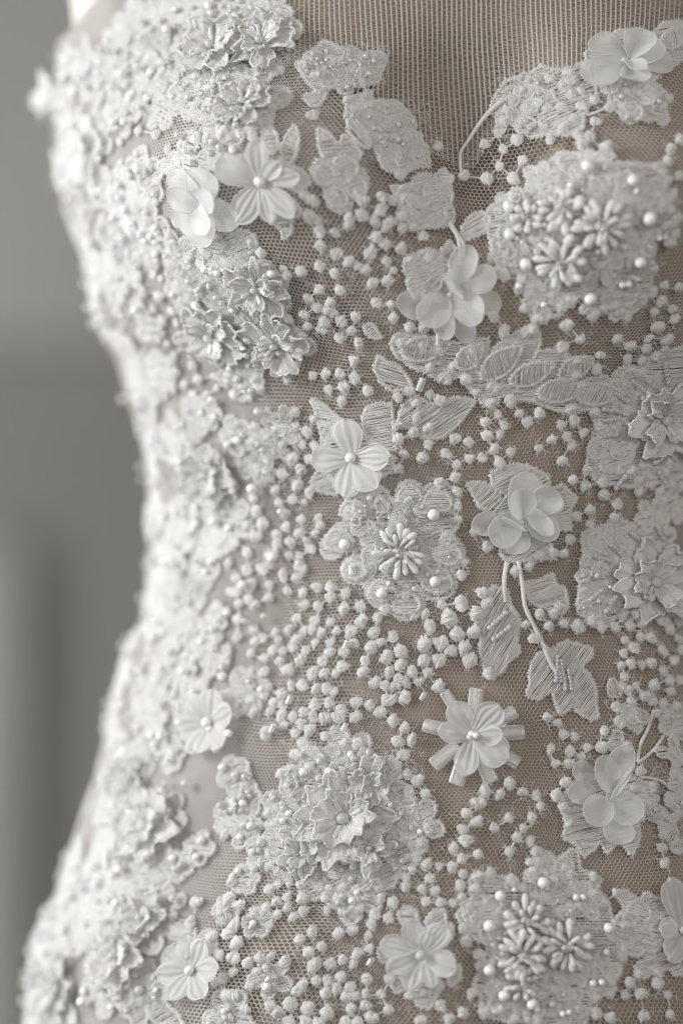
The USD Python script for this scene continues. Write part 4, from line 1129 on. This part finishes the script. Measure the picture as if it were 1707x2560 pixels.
# --- lower middle
knots(650, 1550, S, [(90, 75, 45), (195, 55), (290, 70), (400, 75, 45), (500, 75, 38), (590, 70, 48), (670, 15, 50), (745, 80, 48), (240, 125), (460, 150), (615, 155, 45), (550, 210, 42), (725, 180, 45), (790, 145, 38), (880, 125, 42), (920, 205, 48), (85, 200), (150, 205), (215, 180), (300, 200, 42), (270, 260, 45), (455, 210), (410, 270, 42), (685, 270), (825, 245, 46), (915, 295, 48), (845, 340, 46), (995, 340, 48), (1095, 345, 42), (185, 325, 50),
                     (345, 350, 48), (420, 350), (495, 350, 38), (540, 305, 48), (670, 340, 46), (755, 410, 46), (905, 380, 42), (815, 430, 42), (885, 430, 42), (950, 410, 36), (1040, 405), (1165, 435, 48), (1105, 45, 50), (1075, 160, 55), (1180, 150, 58), (1290, 105, 60), (1245, 200, 46), (1335, 180, 48), (1070, 265, 50), (1170, 265, 48), (1370, 265, 52), (205, 430), (280, 430, 50), (365, 450), (435, 450, 45), (140, 485, 42), (50, 450), (30, 490), (360, 555, 48), (450, 545, 38),
                     (530, 585, 48), (630, 540, 42), (715, 560), (840, 525, 50), (945, 510, 52), (150, 560), (90, 540), (285, 605), (215, 635, 38), (425, 645, 48), (510, 640, 46), (625, 635, 48), (785, 605, 50), (870, 660, 45), (945, 705, 42), (900, 795, 46), (990, 790), (935, 885, 44), (885, 955, 42), (350, 635), (140, 625), (65, 600), (40, 740, 50), (155, 690), (270, 680), (325, 720, 45), (230, 740, 38), (355, 860, 46), (280, 800), (280, 880), (640, 815, 46), (325, 960, 45),
                     (1030, 1050, 42), (1080, 1140, 42), (100, 1330), (55, 1345), (125, 1410, 38), (30, 1445), (65, 1530, 38), (1320, 1365, 44), (1340, 1440, 46), (1525, 1360, 38), (1260, 1500, 44), (30, 340), (30, 250), (360, 150, 36), (340, 60, 36), (120, 130, 36), (20, 120, 36), (130, 270, 38), (480, 470, 36), (960, 1010, 34), (-60, 520), (-50, 430), (-40, 600), (-50, 330), (-60, 220), (-30, 140), (-40, 60)])
for (x, y, m) in ((210, 525, 'crystal'), (1000, 770, 'crystal'), (575, 160, 'crystal'), (1070, 500, 'crystal'), (100, 710, 'crystal'), (560, 705, 'crystal')):
    (a, b), = TK([(x, y)])
    bugle_at((a - 6, b + 9), (a + 6, b - 9), r=7, h=26, lift=8)
knots(550, 1960, S, [(1340, 65, 36), (1280, 480, 38), (1350, 530), (1430, 540, 32), (1510, 545, 38), (1255, 560, 36), (1210, 610, 34), (1370, 620, 42), (1215, 675, 38), (1320, 690, 38), (1405, 700, 36), (1345, 770), (1440, 775, 36), (1520, 775, 36), (1520, 430, 38), (1130, 780, 48), (1100, 880, 45), (1040, 685, 38), (960, 740, 38), (885, 690, 36), (800, 680, 42), (690, 740, 44), (775, 745, 44), (805, 840, 42), (910, 820, 42), (1015, 855, 42), (990, 920), (965, 1000, 30),
                     (975, 1080, 34), (545, 835), (540, 750), (530, 660), (450, 640, 36), (440, 740, 38), (440, 810), (375, 660, 36), (370, 770, 38), (375, 855), (300, 810), (225, 850, 38), (325, 690, 38), (480, 870, 42), (320, 925, 32), (700, 835, 32), (605, 970), (520, 1020, 38), (665, 1065, 44), (580, 1100, 48), (775, 980, 42), (865, 960, 38), (615, 1190, 52), (720, 1180, 44), (800, 1150, 36), (870, 1180), (895, 1110, 42), (790, 1265, 48), (850, 1330, 42), (540, 1320, 50),
                     (690, 1370, 50), (760, 1340), (820, 1390), (880, 1390), (950, 1375, 38), (960, 1280, 45), (950, 1450), (855, 1470, 45), (460, 1440, 50), (380, 1490, 50), (575, 1470, 58), (700, 1500, 60), (990, 1530, 50), (1100, 1480, 44), (1440, 1450, 45), (1490, 1550, 44), (1310, 1550, 44), (90, 1140, 48), (180, 1170, 42), (260, 1140), (330, 1130, 38), (425, 1165, 48), (240, 1230), (300, 1330, 45), (20, 1270), (90, 1390, 45), (80, 640, 50), (60, 750, 50), (40, 870, 52), (50, 980, 52),
                     (330, 460), (320, 540), (220, 555, 38), (395, 570), (285, 380, 38), (260, 270, 36), (320, 290, 36), (370, 270, 36), (385, 345, 38), (310, 190, 38), (560, 550, 38), (480, 540, 36), (620, 590, 36), (650, 680, 36), (430, 480, 36), (1110, 1280, 42), (1240, 1380, 42), (1335, 1370), (1430, 1320), (560, 1560, 50), (640, 1570, 50), (820, 1560, 50), (450, 1560, 46), (900, 1560, 44), (500, 1360, 40), (630, 1290, 40), (700, 1290, 38), (1050, 1380, 36), (30, 340, 36)])
for p in ([(1160, 860), (1200, 800), (1280, 830), (1300, 930), (1220, 960)], [(1340, 900), (1400, 830), (1470, 830), (1480, 920), (1400, 980)], [(1030, 1090), (1080, 1020), (1160, 1000), (1150, 1120), (1060, 1180)], [(1480, 1220), (1568, 1180), (1568, 1280), (1500, 1340)],
          [(1080, 1250), (1160, 1240), (1240, 1340), (1150, 1370)], [(1260, 1360), (1340, 1320), (1440, 1340), (1370, 1480), (1290, 1450)]):
    lace(TN(p), rng.uniform(-.5, .8), 'lace_petal', smooth=3)
frill(TN([(1150, 950), (1500, 950), (1540, 1250), (1380, 1360), (1120, 1280)]), 22)
pleated(*TN([(1320, 1110)])[0], [(112, 84, 56, 4, 12, 14), (50, 92, 62, 5, 16, 20), (-18, 86, 66, 2, 16, 16), (-66, 82, 48, 3, 12, 8), (-108, 88, 54, 3, 12, 10), (168, 100, 58, 4, 12, 8), (206, 86, 50, 3, 14, 14), (78, 60, 40, 3, 10, 26)], pearl=0)
LOOSE.append((*TN([(1320, 1115)])[0], 13, 'crystal', 30))
bugle_at(*TN([(975, 1180), (1005, 1140)]), r=8, h=26, lift=6)
bugle_at(*TN([(320, 1285), (345, 1260)]), r=8, h=28, lift=6)
# dense corded flower, lower middle
dx, dy = 790 * DS, 1880 * DS
for (x, y, r, n) in ((730, 1800, 90, 6), (860, 1830, 90, 6), (700, 1920, 95, 6), (870, 1960, 90, 6), (770, 1990, 90, 6), (800, 1740, 70, 5), (960, 1900, 60, 5), (660, 1850, 60, 5), (820, 2060, 60, 5), (900, 1880, 70, 5)):
    lace_flower(x * DS, y * DS, r * DS, n, rng.uniform(0, 6), int(rng.integers(0, 3)), beads=True)
corded(dx, dy, 120, 21, n=8, inner=5, label='largest ruffled flower with corded petal edges and clear beads')
corded(845 * DS, 1800 * DS, 62, 22, n=5, inner=3, beads=False)
corded(850 * DS, 1950 * DS, 62, 23, n=5, inner=3, beads=False)
corded(700 * DS, 1960 * DS, 62, 24, n=5, inner=3, beads=False)
for (x, y, R, n) in ((540, 1780, 44, 5), (560, 1840, 48, 6), (530, 1870, 44, 5), (565, 1910, 40, 5)):
    lace_flower(*DP(x, y), R * DS, n, rng.uniform(0, 6), int(rng.integers(0, 3)), wide=.8)
for x, y in ((545, 1780), (560, 1830), (570, 1895), (540, 1860)):
    LOOSE.append((x * DS, y * DS, 9, 'crystal', 22))

for p, n, b in (([(690, 120), (740, 100), (830, 125), (885, 125), (870, 175), (800, 200), (720, 185), (690, 160)], 26, .3), ([(800, 230), (900, 230), (950, 280), (985, 370), (880, 370), (810, 300)], 24, .3),
                ([(940, 420), (1030, 410), (1035, 500), (950, 500)], 8, 0), ([(1140, 240), (1200, 180), (1330, 160), (1330, 260), (1240, 310), (1150, 300)], 26, .2), ([(1360, 190), (1480, 190), (1530, 240), (1440, 270)], 14, .3),
                ([(1140, 480), (1250, 380), (1420, 390), (1500, 420), (1500, 560), (1440, 690), (1290, 660), (1150, 590)], 60, .3), ([(1100, 2130), (1200, 2040), (1320, 2010), (1360, 2150), (1400, 2230), (1280, 2330), (1120, 2280)], 60, .3),
                ([(1340, 1250), (1440, 1190), (1480, 1300), (1400, 1430), (1330, 1400)], 22, .4), ([(1420, 860), (1560, 840), (1560, 1050), (1400, 1040)], 24, .2), ([(790, 1170), (1030, 1130), (1050, 1290), (920, 1390), (800, 1310)], 34, .3),
                ([(650, 1750), (760, 1700), (880, 1760), (970, 1870), (920, 1960), (880, 2040), (760, 2020), (660, 1930)], 70, .4), ([(560, 30), (650, 40), (680, 130), (600, 160)], 20, .3), ([(430, 30), (560, 10), (600, 240), (480, 290), (400, 200)], 60, .35),
                ([(570, 600), (640, 640), (640, 700), (690, 790), (640, 860), (540, 880), (480, 820), (540, 720)], 60, .4), ([(400, 590), (520, 560), (560, 620), (500, 700), (420, 700)], 34, .2), ([(1390, 1560), (1470, 1640), (1560, 1660), (1560, 1760), (1480, 1700)], 10, 0),
                ([(1480, 1780), (1568, 1740), (1568, 1960), (1520, 1940)], 16, .3), ([(560, 1000), (660, 940), (680, 1010), (600, 1120)], 22, 0), ([(230, 120), (380, 60), (420, 180), (300, 300), (230, 240)], 50, .3), ([(130, 120), (220, 170), (200, 420), (130, 400)], 36, .3)):
    frill([DP(*q) for q in p], n, beads=b)

# separate petals and leaves laid over the larger embroidered patches
for (x, y), R, n, rt in ((TB([(1345, 1320)])[0], 72, 5, .4), (TB([(790, 1190)])[0], 62, 4, 1.2), (TE([(1075, 470)])[0], 58, 5, .2), (TB([(1090, 790)])[0], 58, 5, .9), (TB([(1180, 990)])[0], 60, 5, .1), (TF([(1220, 1250)])[0], 56, 5, .5), (TF([(1100, 1620)])[0], 60, 5, .8), (TO([(1290, 960)])[0], 66, 5, .3)):
    lace_flower(x, y, R, n, rt, 2, beads=False, wide=.85)
for (x, y), L, Wd, a in ((TF([(255, 1160)])[0], 128, 58, 38), (TF([(440, 1190)])[0], 120, 50, 22), (TF([(620, 1260)])[0], 118, 54, 6), (TF([(760, 1150)])[0], 96, 48, 28), (TF([(860, 1270)])[0], 120, 52, 2), (TE([(930, 990)])[0], 120, 58, 8), (TE([(1290, 1090)])[0], 84, 50, 40), (TB([(640, 500)])[0], 110, 52, 18), (TC([(1420, 300)])[0], 80, 44, 30)):
    lf = leaf_poly(L, Wd)
    c, n_ = math.cos(math.radians(a)), math.sin(math.radians(a))
    lace([(x + u * c - v * n_, y - (u * n_ + v * c)) for u, v in list(lf.exterior.coords)[:-1]], math.radians(a) + 1.15, 'lace_leaf', layer=2, smooth=1)

# --- upper left, out of focus
for (x, y, R, n, lay) in ((600, 60, 85, 6, 1), (560, 230, 95, 6, 0), (470, 190, 95, 6, 1), (400, 90, 110, 7, 0), (320, 55, 84, 6, 0), (270, 150, 80, 6, 1), (350, 180, 80, 5, 2), (205, 158, 62, 5, 0), (160, 200, 60, 5, 1), (150, 300, 60, 5, 0), (145, 400, 60, 5, 1), (240, 230, 60, 5, 0), (230, 320, 60, 5, 1), (330, 410, 75, 6, 0),
                          (285, 470, 80, 6, 1), (350, 510, 65, 5, 2), (215, 430, 60, 5, 0), (440, 380, 75, 5, 1), (600, 660, 70, 6, 1), (645, 790, 80, 5, 0), (440, 680, 85, 6, 0), (410, 600, 70, 6, 1), (520, 590, 80, 6, 0), (550, 860, 65, 5, 1), (195, 560, 55, 5, 0), (215, 660, 60, 5, 1), (225, 740, 55, 5, 0), (290, 620, 60, 5, 0), (530, 680, 80, 6, 2), (500, 20, 90, 6, 1), (560, -10, 90, 6, 0), (430, 10, 80, 6, 1),
                          (190, 480, 55, 5, 1), (500, 260, 70, 5, 0), (165, 150, 50, 5, 1), (262, 90, 46, 5, 0), (510, 330, 50, 5, 0), (380, 250, 60, 5, 0), (290, 260, 55, 5, 1)):
    lace_flower(*DP(x, y), R * DS, n, rng.uniform(0, 6), lay, leaves=1 if rng.random() < .4 else 0)
# waist left and hip left
for (x, y, R, n, lay) in ((310, 900, 42, 5, 0), (330, 990, 42, 5, 0), (350, 1090, 42, 5, 0), (350, 1180, 40, 5, 0), (420, 1000, 60, 5, 0), (560, 1040, 70, 5, 0), (390, 1290, 70, 6, 1), (440, 1340, 70, 6, 0), (470, 1230, 75, 6, 1), (530, 1200, 60, 5, 0), (340, 1300, 40, 5, 0), (360, 1420, 60, 5, 1), (430, 1430, 60, 6, 0), (290, 1520, 60, 6, 0), (270, 1590, 65, 6, 1), (400, 1510, 80, 6, 0), (340, 1620, 75, 6, 1), (560, 1590, 65, 6, 0),
                          (430, 1600, 60, 5, 1), (260, 1680, 50, 5, 0), (300, 1780, 85, 6, 0), (330, 2000, 85, 6, 1), (270, 1890, 80, 6, 0), (360, 1880, 80, 6, 1), (110, 2180, 85, 6, 0), (210, 2120, 75, 6, 1), (240, 2250, 95, 6, 0), (330, 2130, 80, 6, 1), (70, 2260, 65, 5, 1), (130, 2310, 85, 6, 1), (380, 2080, 50, 5, 0), (330, 2290, 80, 6, 0), (440, 2190, 70, 5, 0), (180, 2020, 50, 5, 0), (240, 1990, 50, 5, 0), (60, 2340, 60, 5, 0), (520, 2330, 60, 5, 0), (620, 2250, 50, 5, 0)):
    lace_flower(*DP(x, y), R * DS, n, rng.uniform(0, 6), lay, leaves=1 if rng.random() < .3 else 0)
corded(*DP(490, 110), 92, 31, n=6, inner=4)
corded(*DP(600, 100), 85, 37, n=5, inner=3)
corded(*DP(560, 240), 70, 38, n=5, inner=3)
corded(*DP(490, 770), 90, 32, n=6, inner=4)
corded(*DP(590, 660), 75, 39, n=5, inner=3)
corded(*DP(635, 790), 80, 40, n=5, inner=2)
corded(*DP(480, 1090), 98, 33, n=6, inner=4)
corded(*DP(340, 1900), 100, 34, n=6, inner=4)
corded(*DP(270, 2200), 90, 35, n=6, inner=3)
corded(*DP(130, 2270), 90, 36, n=6, inner=3)
corded(*DP(300, 1790), 66, 41, n=5, inner=3)
corded(*DP(330, 2110), 70, 42, n=5, inner=3)
organza_random(*DP(465, 470), 88, 51)
organza_random(*DP(205, 345), 78, 52, 1.2)
organza(*DP(112, 222), [(-14, 0, 46, 40, 180, 16, 74, 8), (8, -34, 38, 36, 110, 16, 66, 8), (8, 38, 36, 34, 250, 14, 60, 8), (30, 0, 34, 30, 0, 14, 44, 6), (-4, 8, 34, 30, 200, 26, 84, 8)], label='sheer petal flower jutting past the left outline of the bust')
for a in (115, 140, 235, 255):
    (x, y) = DP(112, 222)
    bugle_at((x, y), (x + 30 * math.cos(math.radians(a)), y - 55 * math.sin(math.radians(a))), r=6, h=18, lift=40)
pleated(*DP(480, 1660), [(k * 60 + 20, 82, 66, 3, 12, 14) for k in range(6)], pearl=12)
pleated(*DP(440, 2230), [(k * 60 + 10, 84, 62, 3, 12, 10) for k in range(6)], pearl=12)
for p in (((1165, 980), (1200, 960), (1260, 1080), (1230, 1140), (1180, 1080)), ((1280, 1090), (1330, 1040), (1420, 1030), (1390, 1110), (1300, 1150))):
    lace(tile(0, 1960)(p), .5, 'lace_leaf', smooth=2)


GAPS = [(600, 1130, 40), (640, 1750, 50), (600, 2010, 40), (470, 1790, 26), (340, 280, 36), (440, 310, 36)]
for x, y, R in ((395, 1735, 42), (455, 1950, 44), (600, 1960, 38), (410, 1990, 40), (360, 1700, 40), (545, 1000, 46), (480, 950, 42), (520, 1120, 36), (430, 1060, 40), (500, 1420, 40), (470, 1480, 44), (560, 2020, 36), (520, 2090, 34), (470, 1690, 36), (590, 2120, 36), (430, 1180, 36)):
    lace_flower(x * DS, y * DS, R * DS, int(rng.integers(5, 7)), rng.uniform(0, 6), int(rng.integers(0, 3)), wide=.75)
g2 = np.random.default_rng(77)
done = 0
for _ in range(900):
    x, y = g2.uniform(20, 600), g2.uniform(380, 2360)
    edge = np.interp(y * DS, _sil[:, 0], _sil[:, 1]) / DS
    if not (edge - 8 < x < edge + 60 + 190 * g2.random() ** 1.6):
        continue
    R = g2.uniform(34, 58)
    if any(math.hypot(x - a, y - b) < c + R * .75 for a, b, c in GAPS):
        continue
    lace_flower(x * DS, y * DS, R * DS, int(g2.integers(5, 8)), g2.uniform(0, 6), int(g2.integers(0, 4)), beads=g2.random() < .3, wide=g2.uniform(.6, .9), leaves=int(g2.random() < .3))
    done += 1
    if done > 95:
        break

def fill(poly, spacing, r=(14, 19)):
    pg = Polygon([DP(*p) for p in poly])
    x0, y0, x1, y1 = pg.bounds
    got = []
    for _ in range(9000):
        p = rng.uniform((x0, y0), (x1, y1))
        if pg.contains(Point(*p)) and all((p[0] - q[0]) ** 2 + (p[1] - q[1]) ** 2 > spacing ** 2 for q in got):
            got.append(p)
    for p in got:
        KNOTS.append((p[0], p[1], rng.uniform(*r)))


fill([(210, 600), (330, 480), (400, 560), (420, 700), (440, 830), (540, 880), (600, 870), (560, 910), (400, 910), (300, 850), (240, 760)], 30, (12, 17))
fill([(600, 930), (690, 940), (720, 1010), (700, 1090), (740, 1210), (720, 1300), (640, 1340), (560, 1400), (520, 1300), (560, 1200), (590, 1100), (570, 1000)], 33, (14, 19))
fill([(430, 1420), (560, 1330), (640, 1340), (560, 1480), (520, 1560), (420, 1500)], 36, (15, 19))
fill([(280, 270), (430, 330), (400, 560), (310, 560), (170, 330)], 44, (12, 16))
fill([(560, 540), (620, 560), (620, 620), (560, 620)], 32, (13, 17))
fill([(380, 2100), (470, 2060), (560, 2080), (560, 2250), (640, 2330), (520, 2340), (470, 2180)], 44, (15, 20))
fill([(250, 1560), (420, 1470), (480, 1560), (400, 1720), (240, 1700)], 46, (13, 18))
fill([(660, 460), (720, 440), (900, 440), (930, 500), (760, 520), (700, 500)], 60, (14, 18))
for (x, y) in ((160, 180), (195, 178), (295, 175), (300, 285), (335, 385), (165, 178), (365, 1690), (385, 1692), (310, 1950), (290, 2000), (175, 450), (250, 720), (300, 720), (465, 1112), (590, 1120), (635, 1280), (345, 2150), (205, 2300), (320, 1870), (585, 1900), (220, 560), (330, 160), (275, 285)):
    LOOSE.append((*DP(x, y), rng.uniform(9, 13), 'crystal' if rng.random() < .4 else 'pearl', 30))

g3 = np.random.default_rng(9)
for _ in range(46):
    y = g3.uniform(60, 2330)
    edge = np.interp(y * DS, _sil[:, 0], _sil[:, 1]) / DS
    x = edge + 20 + 300 * g3.random()
    LOOSE.append((x * DS, y * DS, g3.uniform(7, 11), 'crystal' if g3.random() < .6 else 'pearl', 26))

for cx_, cy_, rx_, ry_ in ((1345, 520, 190, 150), (1235, 2170, 150, 150), (1430, 1330, 90, 110), (920, 1240, 130, 120), (790, 1880, 150, 160), (490, 120, 140, 120), (530, 740, 130, 140), (850, 290, 80, 60), (1500, 960, 80, 110)):
    for _ in range(int(rx_ * ry_ / 1700)):
        a, q = rng.uniform(0, 6.28), math.sqrt(rng.random())
        LOOSE.append(((cx_ + rx_ * q * math.cos(a)) * DS, (cy_ + ry_ * q * math.sin(a)) * DS, rng.uniform(4.5, 9), rng.choice(['crystal', 'crystal', 'pearl']), rng.uniform(17, 28)))
# knots crowding the rims of the large motifs
for ring, sp in ((TF([(300, 260), (330, 400), (430, 480), (520, 590), (560, 730), (620, 830), (760, 770), (880, 650), (960, 720), (1060, 750), (1210, 780), (1290, 650), (1370, 560), (1380, 400), (1420, 250), (1530, 160), (1500, 60), (1440, -60), (1430, -220)]), 34),
                 (TO([(90, 850), (180, 780), (170, 640), (270, 590), (410, 620), (520, 690), (560, 580), (620, 510), (900, 560), (1040, 640), (990, 730), (1100, 860), (1140, 960), (1180, 1180), (1120, 1310), (980, 1380), (930, 1500), (640, 1540), (260, 1500), (210, 1300), (320, 1140), (230, 1030), (140, 960), (90, 850)]), 36),
                 (TI([(910, 870), (1060, 820), (1130, 770), (1260, 820), (1300, 740), (1420, 640), (1560, 590)]), 34), (TI([(1180, 1290), (1150, 1400), (1060, 1490), (960, 1470), (880, 1340), (900, 1200)]), 36),
                 ([DP(*p) for p in ((640, 1790), (690, 1720), (770, 1690), (860, 1730), (930, 1790), (990, 1900), (940, 1970), (900, 2050), (800, 2080), (700, 2010), (650, 1930), (640, 1790))], 36),
                 ([DP(*p) for p in ((690, 130), (640, 160), (610, 260), (560, 310), (480, 300), (420, 330))], 30), ([DP(*p) for p in ((640, 620), (650, 700), (700, 790), (650, 870), (560, 900), (480, 850))], 30)):
    l = LineString(ring)
    for q in np.arange(0, l.length, sp):
        if rng.random() < .78:
            p = l.interpolate(q + rng.normal(0, 5)).coords[0]
            KNOTS.append((p[0] + rng.normal(0, 9), p[1] + rng.normal(0, 9), rng.uniform(13, 17.5)))

# ------------------------------------------------------------------ knots: thin out doubles, thread them together
kept = []
for k in KNOTS:
    if -40 < k[0] < W0 + 40 and -40 < k[1] < H0 + 40 and all((k[0] - q[0]) ** 2 + (k[1] - q[1]) ** 2 > (.62 * max(k[2], q[2])) ** 2 * 1.6 for q in kept):
        kept.append(k)
KA = np.array(kept)
tree = cKDTree(KA[:, :2])
pairs = set()
for i, (x, y, r) in enumerate(KA):
    d, j = tree.query((x, y), k=4)
    for n_, (dd, jj) in enumerate(zip(d[1:], j[1:])):
        if dd < (3.4 * r if n_ == 0 else 2.5 * r):
            pairs.add((min(i, jj), max(i, jj)))
mb = MB()
for i, j in sorted(pairs):
    a, b = KA[i, :2], KA[j, :2]
    fr = Frame(*((a + b) / 2))
    q = fr.local(np.array([a, b]))
    t = np.linspace(0, 1, 6)[:, None]
    p = q[0] + (q[1] - q[0]) * t
    nrm = np.array([-(q[1] - q[0])[1], (q[1] - q[0])[0]]); nrm /= max(np.linalg.norm(nrm), 1e-6)
    p = p + nrm * (np.sin(t * np.pi) * rng.normal(0, 2.0))
    v, f = tube(np.concatenate([p, np.full((6, 1), 10.0)], 1), rng.uniform(1.5, 2.7), 5)
    mb.add(fr(v), f)
mb.build('knot_thread', 'thread', DRESS, kind='stuff', label='white threads running between the embroidered knots')

score = []
for (x, y, r) in KA:
    t0, z0 = px2chart([(x, y)])[0]
    score.append(r * max(.05, math.cos(t0)) * (1 if 0 < x < W0 and 0 < y < H0 else 0))
order = np.argsort(-np.array(score))
rest = MB()
hair = MB()
for n_, i in enumerate(order):
    x, y, r = KA[i]
    fr = Frame(x, y)
    near = 620 < x
    v, f = knot_mesh(r * rng.uniform(.74, .94), int(i) + 100, fine=near and n_ < 560)
    v = v + [0, 0, 9 + r * .22]
    if n_ < 300:
        MB().add(fr(v), f).build('embroidered_knot', 'knot', DRESS)
    else:
        rest.add(fr(v), f)
    if near:
        hv, hf = fuzz(18, lambda m: rng.normal(0, r * .62, (m, 2)), ln=(7, 22), h0=(11, 12 + r * .95), w=.42)
        hair.add(fr(hv), hf)
rest.build('embroidered_knots', 'knot', DRESS, kind='stuff')
hair.build('loose_fibres', 'thread', DRESS, kind='stuff')

for (x, y, r, m, h) in LOOSE:
    fr = Frame(x, y)
    v, f = ellipsoid((0, 0, h + r * .7), (r, r, r), ico=ICO3 if r > 12 else ICO2)
    MB().add(fr(v), f).build('pearl' if m == 'pearl' else 'clear_bead', m, DRESS)
